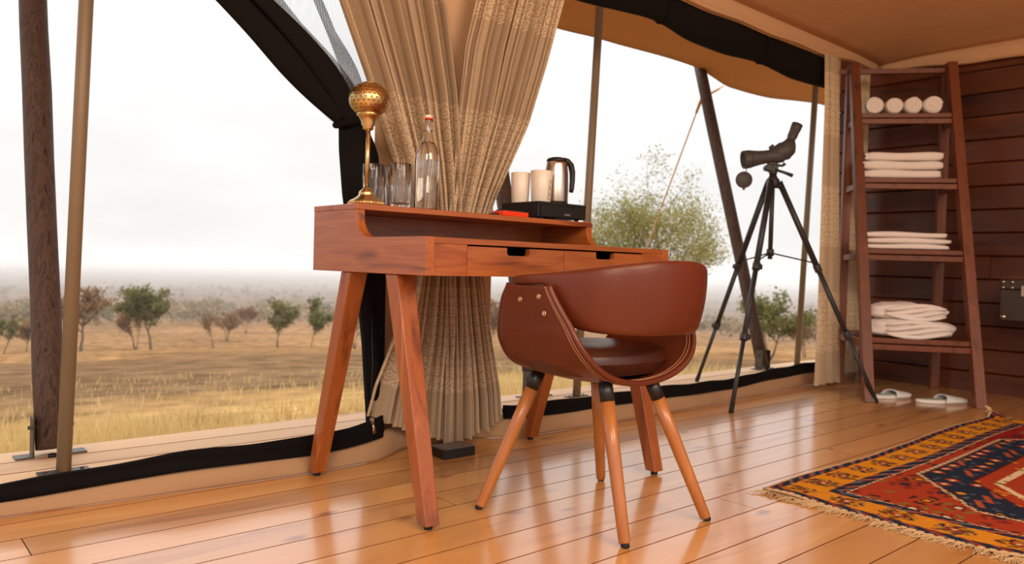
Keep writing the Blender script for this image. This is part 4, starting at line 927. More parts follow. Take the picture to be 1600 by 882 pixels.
# kettle
kx, ky = 2.040, 2.115
ke = thing('kettle', (kx, ky, MZ), 'brushed steel electric kettle with black lid and handle', 'kettle')
MB().lathe([(0.046, 0), (0.047, 0.003), (0.047, 0.010), (0.044, 0.012)], (kx, ky, MZ), 36).build('base', M_black, ke)
MB().lathe([(0.0455, 0.012), (0.0462, 0.016), (0.046, 0.065), (0.0435, 0.125), (0.040, 0.155), (0.0385, 0.165)], (kx, ky, MZ), 40).build('body', M_steel, ke)
ld = MB().lathe([(0.0388, 0.165), (0.0392, 0.171), (0.036, 0.177), (0.022, 0.182), (0, 0.1835)], (kx, ky, MZ), 36).build('lid', M_black, ke)
hd = Vector((0.97, -0.25, 0)).normalized(); kb = Vector((kx, ky, MZ))
MB().tube([kb + hd * 0.030 + Vector((0, 0, 0.176)), kb + hd * 0.046 + Vector((0, 0, 0.172)), kb + hd * 0.062 + Vector((0, 0, 0.158)), kb + hd * 0.069 + Vector((0, 0, 0.132)), kb + hd * 0.070 + Vector((0, 0, 0.10)), kb + hd * 0.068 + Vector((0, 0, 0.068)), kb + hd * 0.066 + Vector((0, 0, 0.055))], [0.010, 0.0115, 0.012, 0.0115, 0.0105, 0.0095, 0.008], 12, flat=1.0).build('handle', M_black, ke)
sd = Vector((-0.93, -0.36, 0)).normalized(); pv = Vector((-sd.y, sd.x, 0))
spv = [kb + sd * 0.036 + pv * 0.016 + Vector((0, 0, 0.164)), kb + sd * 0.036 - pv * 0.016 + Vector((0, 0, 0.164)), kb + sd * 0.056 + Vector((0, 0, 0.161)), kb + sd * 0.040 + Vector((0, 0, 0.125)), kb + sd * 0.05 + pv * 0.008 + Vector((0, 0, 0.163)), kb + sd * 0.05 - pv * 0.008 + Vector((0, 0, 0.163))]
MB().add(spv, [(0, 4, 3), (4, 2, 3), (2, 5, 3), (5, 1, 3)]).build('spout', M_steel, ke, solid=0.001)
# red and black sachet box lying left of the tray
rb = thing('sachet_box', (1.74, 2.04, LZ), 'small bright red box with black top lying beside the tray box', 'box')
Mr = frame((1.742, 2.022, LZ), (1, 0.10, 0), (0, 0, 1))
MB().box(-0.062, 0.062, -0.022, 0.03, 0, 0.017, Mr).build('body', M_red, rb, bevel=0.002)
MB().box(-0.046, 0.050, -0.012, 0.032, 0.0172, 0.022, Mr).build('top', M_black, rb, bevel=0.001)
MB().box(-0.078, -0.064, 0.0, 0.035, 0, 0.008, Mr).build('tab', M_black, rb, bevel=0.001)

# ================================================================== TRIPOD AND SPOTTING SCOPE
tp = thing('tripod', (3.85, 2.28, 0), 'black camera tripod straddling the window sill', 'tripod')
AP = Vector((3.848, 2.285, 1.20))
feet = [Vector((3.282, 2.129, 0)), Vector((4.256, 1.855, 0)), Vector((4.02, 2.86, 0))]
for f in feet:
    d = (f - AP); L = d.length; d.normalize(); out_ = Vector((d.x, d.y, 0)).normalized(); s0 = AP + out_ * 0.035 - Vector((0, 0, 0.01)); d = (f - s0); L = d.length; d.normalize()
    lg_ = MB().tube([s0, s0 + d * (L * 0.40)], 0.0165, 12).build('leg', M_tripod, tp)
    MB().tube([s0 + d * (L * 0.39), s0 + d * (L * 0.70)], 0.0140, 12).build('section', M_tripod, lg_)
    MB().tube([s0 + d * (L * 0.69), s0 + d * (L - 0.03)], 0.0112, 12).build('section', M_tripod, lg_)
    for q in (0.395, 0.695):
        c = s0 + d * (L * q); k = MB(); k.tube([c - d * 0.022, c + d * 0.018], 0.0205, 12); k.box(-0.012, 0.012, 0.010, 0.030, -0.012, 0.012, frame(c, d, out_).copy()); k.build('clamp', M_tripod, lg_, bevel=0.002)
    MB().tube([s0 + d * (L - 0.05), s0 + d * (L - 0.012), f + Vector((0, 0, 0.001))], [0.012, 0.013, 0.011], 12).build('rubber_foot', M_rubber, lg_)
    MB().tube([AP + Vector((0, 0, -0.02)), s0 + d * 0.03], 0.016, 10).build('shoulder', M_tripod, lg_)
    # brace from the centre column to the leg
    MB().tube([Vector((AP.x, AP.y, 0.80)), s0 + d * (L * 0.37)], 0.004, 6).build('brace', M_tripod, tp)
MB().tube([(AP.x, AP.y, 0.765), (AP.x, AP.y, 1.235)], 0.0125, 14).build('centre_column', M_tripod, tp)
MB().lathe([(0.02, 0), (0.02, 0.035), (0.014, 0.04)], (AP.x, AP.y, 0.782), 14).build('brace_hub', M_tripod, tp)
MB().lathe([(0.024, -0.045), (0.036, -0.03), (0.036, 0.0), (0.024, 0.012), (0.018, 0.03)], AP, 16).build('crown', M_tripod, tp)
cl_ = -R_.copy(); cl_.z = 0; cl_.normalize()         # points left along the view, out over the sill
hx = AP + Vector((0, 0, 0.035))
hm = frame(hx, cl_, (0, 0, 1))
hdv = MB(); hdv.tube([hx + Vector((0, 0, -0.005)), hx + Vector((0, 0, 0.045))], 0.022, 12); hdv.box(-0.022, 0.026, -0.022, 0.022, 0.008, 0.044, hm); hdv.tube([hm @ Vector((0.03, -0.03, 0.03)), hm @ Vector((0.03, 0.03, 0.03))], 0.018, 12)
hd_o = hdv.build('pan_head', M_tripod, tp, bevel=0.003)
MB().tube([hm @ Vector((0.0, 0.015, 0.02)), hm @ Vector((-0.05, 0.03, 0.003)), hm @ Vector((-0.095, 0.035, -0.014))], [0.007, 0.008, 0.0105], 10).build('pan_handle', M_tripod, hd_o)
MB().tube([hm @ Vector((-0.02, 0, 0.045)), hm @ Vector((-0.05, 0.0, 0.043)), hm @ Vector((-0.062, 0.0, 0.055))], [0.008, 0.007, 0.010], 8).build('lock_knob', M_tripod, hd_o)
MB().box(-0.02, 0.03, -0.018, 0.018, 0.0445, 0.058, hm).build('mount_plate', M_tripod, hd_o, bevel=0.002)
# the scope: pointing left and slightly down
so = thing('spotting_scope', tuple(AP + Vector((0, 0, 0.08))), 'dark grey angled spotting scope mounted on the tripod', 'scope')
ax_ = (cl_ * math.cos(math.radians(9)) + Vector((0, 0, -math.sin(math.radians(9))))).normalized()
sc0 = AP + Vector((0, 0, 0.130))
sm = frame(sc0, ax_, (0, 0, 1))
def lat_x(prof, m): return MB().lathe([(r, x) for x, r in prof], (0, 0, 0), 28, m=m @ Matrix.Rotation(PI / 2, 4, 'Y'))
lat_x([(-0.060, 0.024), (-0.050, 0.040), (-0.02, 0.043), (0.02, 0.037), (0.045, 0.036), (0.08, 0.039), (0.115, 0.045), (0.128, 0.0475)], sm).build('barrel', M_scope, so)
ob = lat_x([(0.129, 0.049), (0.132, 0.0495), (0.166, 0.050), (0.170, 0.0485), (0.168, 0.044), (0.15, 0.042), (0.15, 0)], sm).build('lens_hood', M_scope, so)
lat_x([(0.1265, 0.0455), (0.1295, 0.0455)], sm).build('ring', M_blackm, so)
# prism housing, rising to the eyepiece
pb = [sm @ Vector((0.01, 0, -0.002)), sm @ Vector((-0.03, 0, 0.012)), sm @ Vector((-0.06, 0, 0.020)), sm @ Vector((-0.082, 0, 0.035)), sm @ Vector((-0.094, 0, 0.055)), sm @ Vector((-0.103, 0, 0.072))]
MB().tube(pb, [0.037, 0.047, 0.053, 0.048, 0.036, 0.025], 20, up=(0, 1, 0)).build('prism_housing', M_scope, so)
e0 = sm @ Vector((-0.094, 0, 0.060)); e1 = sm @ Vector((-0.150, 0, 0.155)); 
ep = MB().tube([e0, e0.lerp(e1, 0.25), e0.lerp(e1, 0.3), e0.lerp(e1, 0.68), e0.lerp(e1, 0.70), e1], [0.023, 0.023, 0.026, 0.027, 0.029, 0.0295], 20).build('eyepiece', M_scope, so)
MB().tube([e1 - (e1 - e0).normalized() * 0.004, e1 + (e1 - e0).normalized() * 0.002], [0.030, 0.028], 20).build('eyecup', M_blackm, ep)
MB().tube([sm @ Vector((-0.005, 0, 0.052)), sm @ Vector((0.018, 0, 0.044))], [0.014, 0.009], 12).build('focus_knob', M_scope, so)
mk = MB().box(-0.03, -0.005, -0.0535, -0.0520, 0.010, 0.014, sm).build('badge', M_logo, so)
MB().tube([sm @ Vector((0.0, 0, -0.034)), sm @ Vector((0.0, 0, -0.020))], [0.02, 0.017], 12).build('foot', M_scope, so)
cp = sm @ Vector((0.155, 0, -0.049)); cc_ = cp + Vector((cl_.x * 0.012, cl_.y * 0.012, -0.062))
MB().tube([cp, cp.lerp(cc_, 0.3), cc_ + Vector((0, 0, 0.03))], 0.002, 6).build('cap_strap', M_blackm, so)
MB().lathe([(0.0, -0.006), (0.043, -0.006), (0.0455, -0.003), (0.0455, 0.006), (0.043, 0.008), (0, 0.008)], (0, 0, 0), 30, m=frame(cc_, (cl_.y * -1, cl_.x, 0), (0, 0, 1)) @ Matrix.Rotation(PI / 2, 4, 'Y') if False else frame(cc_, (cl_.x, cl_.y, 0.0), (0, 0, 1)) @ Matrix.Rotation(math.radians(90), 4, 'X')).build('lens_cap', M_scope, so)
MB().box(-0.006, 0.006, -0.003, 0.003, -0.056, -0.042, frame(cc_, cl_, (0, 0, 1))).build('cap_tab', M_scope, so)

# ================================================================== LADDER SHELF
wv = Vector((0.62, -0.785, 0)).normalized(); dv_ = Vector((-wv.y, wv.x, 0)); LO = Vector((4.245, 1.895, 0))
def LP(w, d, z): return LO + wv * w + dv_ * d + Vector((0, 0, z))
LW = 0.555; LD = 0.66; LH = 2.0
shelf = thing('ladder_shelf', tuple(LP(LW / 2, LD / 2, 0)), 'dark wooden ladder shelf standing across the corner', 'shelf')
def lean(z): return LD * 0.97 * z / 2.02
def bar(a, b, hw, hd, ax, name, mat, parent=shelf, bevel=0.002):
    # square bar from a to b; hw along wv, hd along dv_
    v = []
    for p in (a, b):
        for sw, sd_ in ((-1, -1), (1, -1), (1, 1), (-1, 1)): v.append(p + wv * hw * sw + dv_ * hd * sd_)
    return MB().add(v, [(3, 2, 1, 0), (4, 5, 6, 7), (0, 1, 5, 4), (1, 2, 6, 5), (2, 3, 7, 6), (3, 0, 4, 7)]).build(name, mat, parent, bevel=bevel)
for w in (0, LW):
    bar(LP(w, 0, 0.001), LP(w, lean(LH), LH), 0.0265, 0.032, 2, 'leg', M_shelf)
    bar(LP(w, LD + 0.05, 0.001), LP(w, LD + 0.05, LH), 0.025, 0.026, 2, 'leg', M_shelf)
SZ = [0.345, 0.845, 1.268, 1.672]
for z in SZ:
    d0 = lean(z); m = frame(LP(LW / 2, 0, 0), wv, (0, 0, 1))
    n_b = max(2, int(round((LD + 0.02 - d0) / 0.11))); st_ = (LD + 0.02 - d0 + 0.02) / n_b
    for k in range(n_b):
        MB().box(-LW / 2 + 0.022, LW / 2 - 0.022, d0 - 0.02 + k * st_ + 0.0006, d0 - 0.02 + (k + 1) * st_ - 0.0006, z - 0.026, z, m).build('shelf_board', M_shelfX, shelf, bevel=0.002)
    MB().box(-LW / 2 + 0.018, LW / 2 - 0.018, d0 - 0.03, d0 + 0.002, z - 0.064, z - 0.034, m).build('rung', M_shelfX, shelf, bevel=0.002)
    for s in (-1, 1):
        MB().box(s * LW / 2 - 0.012, s * LW / 2 + 0.012, d0 + 0.02, LD + 0.05, z - 0.062, z - 0.028, m).build('side_rail', M_shelf, shelf, bevel=0.002)
m = frame(LP(LW / 2, 0, 0), wv, (0, 0, 1)); d0 = lean(1.955)
MB().box(-LW / 2 - 0.08, LW / 2 + 0.05, d0 + 0.03, d0 + 0.055, 1.945, 1.975, m).build('rung', M_shelfX, shelf, bevel=0.002)
# ---- folded towels
def pillow_box(w, d, h, wob, seed, fold_front=True):
    # soft folded towel: rounded slab with a visible folded edge at the front
    rj = random.Random(seed)
    def f(u, v):
        # u across width, v around the cross-section (rounded, front edge fuller)
        x = lerp(-w / 2, w / 2, u); a = 2 * PI * v; ca, sa = math.cos(a), math.sin(a)
        ee = 1 - 0.10 * abs(2 * u - 1) ** 6
        y = d / 2 * math.copysign(abs(ca) ** 0.35, ca) * ee; z = h / 2 + h / 2 * math.copysign(abs(sa) ** 0.55, sa) * (1 - 0.25 * abs(2 * u - 1) ** 8)
        z += wob * math.sin(u * 7 + seed) * (0.5 + 0.5 * sa); x += wob * 0.8 * math.sin(seed * 2 + v * 12) * abs(2 * u - 1) ** 4 * 1.5
        return (x, y, max(z, 0))
    return f
def towel_stack(z, ws, d, h, dshift, wshift, labels, group, seed0):
    for k, w in enumerate(ws):
        rj = random.Random(seed0 + k); c = LP(LW / 2 + wshift + rj.uniform(-0.008, 0.008), lean(z) + dshift, z + 0.0005 + k * h)
        t = thing('folded_towel', tuple(c), labels[k], 'towel', group); m = frame(c, wv, (0, 0, 1))
        f = pillow_box(w, d, h * 0.99, 0.0035, seed0 + k)
        b = MB().grid(lambda u, v: m @ Vector(f(u, v)), 26, 26); n0 = 27
        b.f.append(tuple(j * n0 for j in range(26))); b.sm.append(False); b.f.append(tuple(j * n0 + 26 for j in range(26))[::-1]); b.sm.append(False)
        b.build('cloth', M_towel, t)
        # the rolled fold seen on the left end
        for q in (0.30, 0.68):
            e = MB().tube([m @ Vector((-w / 2 - 0.002, y_, h * q)) for y_ in np.linspace(-d * 0.46, d * 0.40, 6)], h * 0.17, 8); e.build('fold', M_towel, t)
towel_stack(SZ[2], [0.42, 0.428, 0.415], 0.15, 0.052, 0.065, -0.03, ['bottom white towel of the stack on the second shelf from the top', 'middle white towel of the stack on the second shelf from the top', 'top white towel of the stack on the second shelf from the top'], 'folded towels on the ladder shelf', 31)
towel_stack(SZ[1], [0.465, 0.47, 0.455], 0.22, 0.034, 0.10, -0.045, ['bottom white towel of the thin stack on the third shelf', 'middle white towel of the thin stack on the third shelf', 'top white towel of the thin stack on the third shelf'], 'folded towels on the ladder shelf', 41)
# ---- rolled towels on the top shelf
for k, (wo_, r_, lb) in enumerate(((0.105, 0.054, 'rolled white towel, leftmost of four on the top shelf'), (0.218, 0.051, 'rolled white towel, second from left on the top shelf'), (0.323, 0.052, 'rolled white towel, third from left on the top shelf'), (0.433, 0.055, 'rolled white towel, rightmost of four on the top shelf'))):
    rr_ = r_ * 0.97; c = LP(wo_, lean(SZ[3]) + 0.0, SZ[3] + 0.0005); t = thing('rolled_towel', tuple(c), lb, 'towel', 'rolled towels on the top shelf'); rj = random.Random(k)
    c2 = c + Vector((0, 0, rr_)); m = frame(c2, dv_, (0, 0, 1)); L0, L1 = -0.005, 0.115
    b = MB(); pf = [(0.0, L0 + 0.004), (rr_ * 0.80, L0 + 0.002), (rr_ * 0.95, L0 + 0.006), (rr_, L0 + 0.016), (rr_, L1 - 0.01), (rr_ * 0.9, L1), (0, L1)]
    b.lathe([(r, x) for r, x in pf], (0, 0, 0), 24, m=m @ Matrix.Rotation(PI / 2, 4, 'Y'), rmod=lambda a, z, i: 1 + 0.02 * math.sin(3 * a + k)); b.build('roll', M_towel, t)
    spi = [m @ Vector((L0 + 0.0015, (0.004 + (rr_ * 0.84) * q / (2 * PI * 3)) * math.cos(q + k), (0.004 + (rr_ * 0.84) * q / (2 * PI * 3)) * math.sin(q + k))) for q in np.linspace(0, 2 * PI * 3, 60)]
    MB().tube(spi, 0.0042, 6).build('spiral_edge', M_towel, t)
# ---- folded bathrobes on the lowest shelf
def robe(wc, dc_, z, w, d, h, seed, label):
    c = LP(wc, lean(SZ[0]) + dc_, z); t = thing('bathrobe', tuple(c), label, 'bathrobe', 'folded bathrobes'); m = frame(c, wv, (0, 0, 1))
    def f(u, v):
        a = 2 * PI * u; q = v * PI
        ex = lambda s, p: math.copysign(abs(s) ** p, s)
        x = w / 2 * ex(math.cos(a), 0.7) * ex(math.sin(q), 0.6); y = d / 2 * ex(math.sin(a), 0.6) * ex(math.sin(q), 0.6); zz = h / 2 + h / 2 * ex(math.cos(q), 0.75)
        p = Vector((x, y, zz)); nn = noise.noise(Vector((x * 11 + seed, y * 11, zz * 9))) * 0.014 + noise.noise(Vector((x * 28 + seed, y * 28, zz * 32))) * 0.007
        lay_ = 0.006 * math.sin(zz / h * PI * 3.5 + x * 5) * (1 if abs(zz - h / 2) < h * 0.45 else 0)
        hump = 1 + 0.22 * math.exp(-((x + w * 0.16) / (w * 0.28)) ** 2) * (zz / h)
        o = Vector((x, y, 0)); 
        if o.length > 1e-4: p += o.normalized() * (nn + lay_)
        p.z = max(p.z * hump + nn * 0.7 * (zz / h), 0.0); return m @ p
    o = MB().grid(f, 60, 30).build('cloth', M_towel, t)
    cr_ = MB()
    for k in range(4):
        y_ = -d / 2 - 0.004; z1 = h * (0.25 + 0.18 * k); cr_.tube([m @ Vector((lerp(-w * 0.30, w * 0.42, s_), y_ - 0.006 * math.sin(s_ * PI) + 0.02 * s_ * s_, z1 + 0.016 * math.sin(s_ * 4 + k + seed))) for s_ in np.linspace(0, 1, 9)], [0.006, 0.010, 0.012, 0.012, 0.013, 0.012, 0.011, 0.009, 0.005], 8)
    cr_.build('fold', M_towel, t)
robe(LW / 2 - 0.025, 0.13, SZ[0] + 0.0005, 0.475, 0.24, 0.098, 3.1, 'folded white bathrobe lying underneath on the lowest shelf')
robe(LW / 2 - 0.04, 0.135, SZ[0] + 0.104, 0.44, 0.22, 0.082, 8.7, 'crumpled white bathrobe lying on top on the lowest shelf')
# ---- slippers
def slipper(heel, toe, wdt, label):
    heel = Vector(heel); toe = Vector(toe); L = (toe - heel).length; t = thing('slipper', tuple((heel + toe) / 2), label, 'slipper', 'pair of white slippers'); m = frame(heel, toe - heel, (0, 0, 1))
    def outl(k, z, s=1.0):
        a = 2 * PI * k / 40; c, s_ = math.cos(a), math.sin(a); x = L / 2 - L / 2 * c * s; y = wdt / 2 * s_ * s * (0.86 + 0.14 * (x / L) + (0.10 if x > L * 0.5 else 0)) * (0.9 + 0.1 * math.cos(2 * a + 1.2)); return m @ Vector((x, y, z))
    b = MB(); vs2 = [outl(k, z, s) for z, s in ((0.0005, 0.97), (0.006, 1.0), (0.016, 1.0), (0.019, 0.96)) for k in range(40)]; fs2 = [(j * 40 + k, j * 40 + (k + 1) % 40, (j + 1) * 40 + (k + 1) % 40, (j + 1) * 40 + k) for j in range(3) for k in range(40)] + [tuple(range(40))[::-1], tuple(range(120, 160))]
    b.add(vs2, fs2, True).build('sole', M_slip, t)
    ins = MB(); ins.add([outl(k, 0.0195, 0.88) for k in range(40)] + [outl(k, 0.0215, 0.82) for k in range(40)], [(k, (k + 1) % 40, 40 + (k + 1) % 40, 40 + k) for k in range(40)] + [tuple(range(40, 80))], True).build('insole', M_sole, t)
    def upper(u, v):
        x = L * lerp(0.46, 0.90, v); a = PI * u; hw = wdt * 0.56 * (1 - 0.42 * v * v) ; hgt = lerp(0.036, 0.014, v)
        return m @ Vector((x + 0.02 * math.sin(a), hw * math.cos(a), 0.010 + hgt * math.sin(a) ** 0.8))
    MB().grid(upper, 20, 8).build('strap', M_slip, t, solid=0.006)
slipper((4.385, 1.948, 0), (4.622, 1.832, 0), 0.108, 'white slipper on the left, nearest the tripod foot')
slipper((4.475, 1.740, 0), (4.700, 1.560, 0), 0.112, 'white slipper on the right, nearest the right shelf leg')

# ================================================================== SMALL BLACK BOX BELOW THE CURTAIN
kb_ = thing('black_box', (1.665, 2.225, 0), 'small flat black box with worn rim on the floor under the curtain', 'box')
MB().box(1.598, 1.734, 2.178, 2.268, 0.0005, 0.034).build('body', M_black, kb_, bevel=0.0015)
M_worn = plain('worn_grey', S(128, 116, 106), 0.7, vary=0.3, vscale=40)
rm = MB(); rm.box(1.600, 1.732, 2.180, 2.186, 0.0342, 0.0355); rm.box(1.600, 1.732, 2.260, 2.266, 0.0342, 0.0355); rm.box(1.600, 1.606, 2.186, 2.260, 0.0342, 0.0355); rm.box(1.726, 1.732, 2.186, 2.260, 0.0342, 0.0355); rm.build('rim', M_worn, kb_)
MB().box(1.612, 1.720, 2.192, 2.254, 0.0342, 0.0350).build('lid_panel', M_worn, kb_)

# ================================================================== TRUNK BY THE END WALL
bn = thing('luggage_bench', (4.97, 1.0, 0), 'dark luggage bench carrying the trunk at the right edge', 'bench')
MB().box(4.80, 5.18, 0.45, 1.26, 0.435, 0.462).build('top', M_shelf, bn, bevel=0.003)
for x in (4.83, 5.15):
    for y in (0.50, 1.14): MB().box(x - 0.02, x + 0.02, y - 0.02, y + 0.02, 0.0005, 0.434).build('leg', M_shelf, bn, bevel=0.002)
tk = thing('trunk', (4.97, 1.15, 0.4625), 'dark metal-cornered trunk by the timber wall at the right edge', 'trunk')
MB().box(4.86, 5.14, 0.82, 1.47, 0.463, 0.635).build('body', M_trunk, tk, bevel=0.006)
MB().box(4.856, 5.144, 0.816, 1.474, 0.637, 0.692).build('lid', M_trunk, tk, bevel=0.008)
for y in (1.454, 1.41, 1.27):
    for z in (0.678, 0.647): MB().lathe([(0.009, 0), (0.008, 0.004), (0, 0.006)], (0, 0, 0), 10, m=Matrix.Translation((4.8555, y, z)) @ Matrix.Rotation(-PI / 2, 4, 'Y')).build('stud', M_chrome, tk)
MB().lathe([(0.014, 0), (0.012, 0.006), (0, 0.009)], (0, 0, 0), 12, m=Matrix.Translation((4.8595, 1.448, 0.485)) @ Matrix.Rotation(-PI / 2, 4, 'Y')).build('stud', M_chrome, tk)
la = MB(); la.box(4.846, 4.856, 1.305, 1.365, 0.600, 0.660); la.box(4.840, 4.847, 1.32, 1.35, 0.612, 0.65); la.box(4.846, 4.8555, 1.26, 1.30, 0.615, 0.65); la.build('latch', M_chrome, tk, bevel=0.002)

# ================================================================== RUG
RL_, RW = 2.18, 1.26; ra = math.radians(1.3)
rux = Vector((math.cos(ra), math.sin(ra), 0)); ruy = Vector((math.sin(ra), -math.cos(ra), 0)); RO = Vector((2.19, 1.297, 0))
OR = (208, 136, 28); NA_ = (36, 44, 60); RED = (160, 60, 34); CRM = (214, 190, 150); DK = (70, 34, 34); OLV = (120, 104, 48); DRED = (140, 32, 30)
def hsh(i, j): return ((int(i) * 73856093) ^ (int(j) * 19349663)) % 1000 / 1000
def flower(x, y, s):
    # scrolling motif in a cell, -1..1
    r = math.hypot(x, y * 1.25); t = math.atan2(y, x)
    if r < 0.16: return CRM
    if r < 0.30: return RED
    if r < 0.42: return DK
    if 0.52 < r < 0.92:
        q = math.sin(5 * t + 7 * r + s * 6)
        if q > 0.55: return NA_ if s < 0.5 else DK
        if q < -0.75: return OLV
    return None
def medallion(a, b):
    # signed depth inside the elongated hexagon (metres, positive inside)
    aa = min(a, RL_ - a); bb = min(b, RW - b)
    d1 = aa - 0.32; d2 = bb - 0.225; d3 = ((aa - 0.32) * 0.27 + (bb - 0.50) * 0.30) / 0.4036
    return min(d1, d2, d3)
def rugcol(a, b):
    aa = min(a, RL_ - a); bb = min(b, RW - b); e = min(aa, bb); al = a if bb <= aa else b
    i, j = int(a / 0.008), int(b / 0.008); jit = hsh(i // 2, j // 2)
    if e < 0.008: return CRM if (i + j) % 3 else DK
    if e < 0.040:      # outer guard
        q = (al * 14 + e * 24 + 0.35 * hsh(int(al / 0.05), 5)) % 1; return NA_ if q < 0.62 else ((140, 60, 44) if jit < 0.85 else (112, 116, 118))
    if e < 0.142:      # orange border with blocks of dark motif
        s = al / 0.15; k = int(s); x = (s - k) * 2 - 1; y = (e - 0.091) / 0.05
        if bb <= aa and abs(x) > 0.66: return OR
        f = flower(x * 1.3, y * 0.95, hsh(k, 3))
        if f: return f
        if abs(x) < 0.6 and (jit < 0.34): return (122, 66, 38) if jit < 0.17 else (150, 98, 52)
        return (204, 132, 44) if jit < 0.5 else OR
    if e < 0.182:
        q = (al * 9 - e * 24 + 0.5 * hsh(int(al / 0.06), 9)) % 1; return NA_ if q < 0.68 else ((170, 84, 52) if jit < 0.7 else (96, 104, 112))
    if e < 0.189: return CRM if (i + j) % 4 else DK
    md = medallion(a, b)
    if md < 0:
        s, t = a / 0.125, b / 0.105; k, l = int(s), int(t); x, y = (s - k) * 2 - 1 + 0.5 * (hsh(k, l) - .5), (t - l) * 2 - 1 + 0.5 * (hsh(l, k) - .5); h = hsh(k + 7, l + 3)
        base = DRED if a > 1.2 and b < 0.3 else RED
        if h < 0.72:
            r = math.hypot(x, y); th = math.atan2(y, x)
            if r < 0.20: return OR if h < 0.25 else CRM if h < .5 else NA_
            if r < 0.34: return DK
            if 0.42 < r < 0.55 and math.sin(6 * th) > 0: return OLV if h < .4 else DK
            if 0.62 < r < 0.92 and math.sin(4 * th + h * 20 + r * 4) > -0.1: return DK if h < 0.36 else OLV if h < .5 else (110, 44, 34)
        elif abs(x) < 0.22 and abs(y) < 0.22: return CRM if h < 0.75 else (NA_ if h < .9 else OLV)
        return base
    if md < 0.014: return CRM if (i * 3 + j * 2) % 5 < 3 else DK
    if md < 0.022: return DK
    if md < 0.155:
        s, t = a / 0.075, b / 0.075; k, l = int(s), int(t); x, y = (s - k) * 2 - 1, (t - l) * 2 - 1; h = hsh(k + 17, l + 31)
        r = abs(x) + abs(y)
        if h < 0.30:
            if r < 0.35: return CRM
            if r < 0.75: return RED
        elif h < 0.6 and abs(x * 0.5 + y) < 0.25: return (168, 80, 50)
        elif h > 0.9 and r < 0.5: return OR
        return NA_ if jit < 0.93 else (78, 86, 100)
    if md < 0.165: return DK
    if md < 0.215: return RED if jit < 0.9 else OR
    if md < 0.238: return CRM if jit < 0.85 else OLV
    if md < 0.29: return RED
    if md < 0.345: return NA_ if (int(a / 0.05) + int(b / 0.05)) % 3 else OLV
    return RED if jit < 0.85 else OR
NAu, NBu = 436, 252
rv = np.zeros(((NAu + 1) * (NBu + 1), 3), 'f'); rc = np.zeros(((NAu + 1) * (NBu + 1), 4), 'f'); q = 0
for jj in range(NBu + 1):
    for ii in range(NAu + 1):
        a = RL_ * ii / NAu; b = RW * jj / NBu
        wob = 0.012 * math.sin(b * 7.5 + 0.6) * math.exp(-a * 3) ; woy = 0.010 * math.sin(a * 5.2) * math.exp(-b * 4)
        p = RO + rux * (a + wob) + ruy * (b - woy); e = min(a, RL_ - a, b, RW - b)
        z = 0.0085 - 0.004 * math.exp(-e / 0.006) + 0.0012 * noise.noise(Vector((a * 60, b * 60, 0))) + 0.010 * max(0, math.sin(b * 9 + 1)) ** 2 * math.exp(-a * 14) + 0.004 * max(0, math.sin(a * 8)) * math.exp(-b * 12)
        if ii > NAu - 12 and jj < 14: z += 0.03 * (1 - (NAu - ii) / 12) * (1 - jj / 14)
        rv[q] = (p.x, p.y, max(z, 0.004)); c = rugcol(a, b); v_ = 0.86 + 0.22 * hsh(ii * 3 + 1, jj * 7); rc[q] = (lin(c[0] / 255) * v_, lin(c[1] / 255) * v_, lin(c[2] / 255) * v_, 1); q += 1
rf = [(jj * (NAu + 1) + ii, (jj + 1) * (NAu + 1) + ii, (jj + 1) * (NAu + 1) + ii + 1, jj * (NAu + 1) + ii + 1) for jj in range(NBu) for ii in range(NAu)]
rug = thing('patterned_rug', tuple(RO + rux * RL_ / 2 + ruy * RW / 2), 'red, orange and navy tribal rug with tasselled ends on the floor', 'rug')
oo = ORG[rug]; me = bpy.data.meshes.new('pile'); me.from_pydata((rv - np.array(oo)).tolist(), [], rf); me.polygons.foreach_set('use_smooth', [True] * len(rf))
ca_ = me.color_attributes.new('knots', 'FLOAT_COLOR', 'POINT'); ca_.data.foreach_set('color', rc.ravel())
M_rug, nt_, p_ = newmat('rug_wool'); an_ = N(nt_, 'ShaderNodeAttribute', attribute_name='knots'); nt_.links.new(an_.outputs['Color'], p_.inputs['Base Color']); p_.inputs['Roughness'].default_value = 0.95; p_.inputs['Specular IOR Level'].default_value = 0.05; p_.inputs['Sheen Weight'].default_value = 0.0
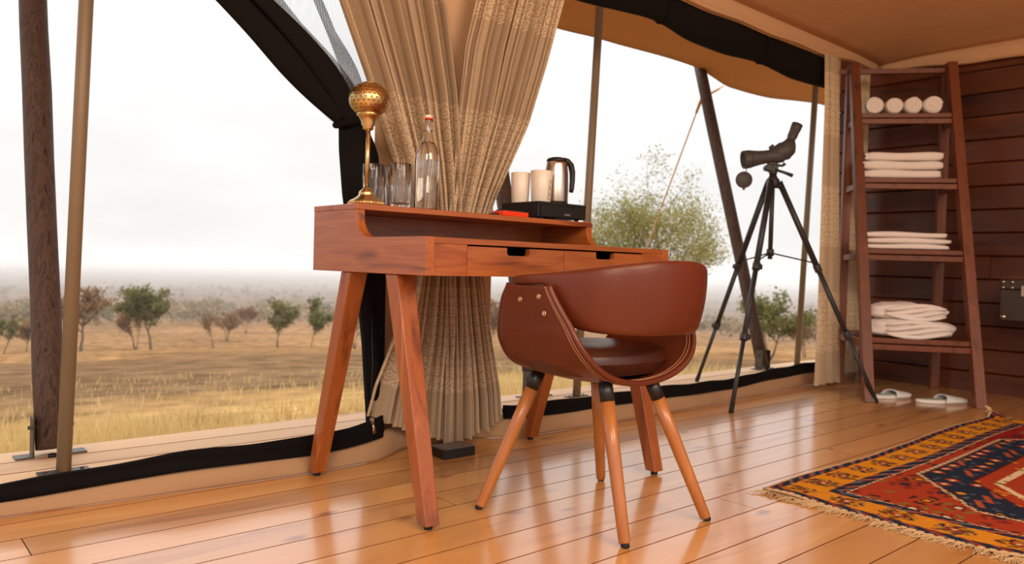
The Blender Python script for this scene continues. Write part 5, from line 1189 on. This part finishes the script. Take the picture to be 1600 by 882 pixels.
me.materials.append(M_rug); ro = bpy.data.objects.new('pile', me); COL.objects.link(ro); ro.parent = rug
# woven selvedge under the edge
sv = MB(); sv.tube([Vector(rv[ii]) + Vector((0, 0, -0.001)) for ii in range(0, NAu + 1, 4)], 0.004, 6); sv.tube([Vector(rv[jj * (NAu + 1)]) + Vector((-0.002, 0, -0.001)) for jj in range(0, NBu + 1, 4)], 0.004, 6)
sv.build('selvedge', M_fringe, rug)
fr = MB(); rj = random.Random(77)
for k in range(300):
    b = RW * (k + 0.5) / 300
    for end in (0,):
        s0 = RO + rux * (0.0 + 0.012 * math.sin(b * 7.5 + 0.6)) + ruy * b + Vector((0, 0, 0.006)); L = rj.uniform(0.03, 0.065); an2 = rj.uniform(-0.7, 0.7) + 0.5 * math.sin(b * 23)
        d = (-rux * math.cos(an2) + ruy * math.sin(an2)); 
        for h in range(2):
            o2 = ruy * rj.uniform(-.003, .003)
            fr.tube([s0 + o2, s0 + d * L * 0.5 + o2 * 2 + Vector((0, 0, -0.001 + rj.uniform(0, .004))), s0 + d * L + o2 * 4 + ruy * rj.uniform(-.012, .012) + Vector((0, 0, -0.0042))], [0.0014, 0.0013, 0.0009], 4, caps=False)
for k in range(160):
    b = RW * (k + 0.5) / 160; s0 = RO + rux * RL_ + ruy * b + Vector((0, 0, 0.006)); L = rj.uniform(0.02, 0.05)
    fr.tube([s0, s0 + rux * L + ruy * rj.uniform(-.015, .015) + Vector((0, 0, -0.003))], [0.0014, 0.001], 4, caps=False)
fr_o = fr.build('fringe', M_fringe, rug); fr_o['kind'] = 'stuff'
# turned-up tassel knot at the far corner
kn = MB(); c = RO + rux * (RL_ + 0.005) + Vector((0, 0, 0.02)); kn.tube([c, c + Vector((0.01, 0.004, 0.016)), c + Vector((0.0, 0.02, 0.03))], [0.010, 0.011, 0.005], 8); kn.tube([c, c + Vector((0.02, 0.02, 0.0)), c + Vector((0.035, 0.03, -0.012))], [0.008, 0.006, 0.003], 8); kn.build('corner_tassel', M_fringe, rug)
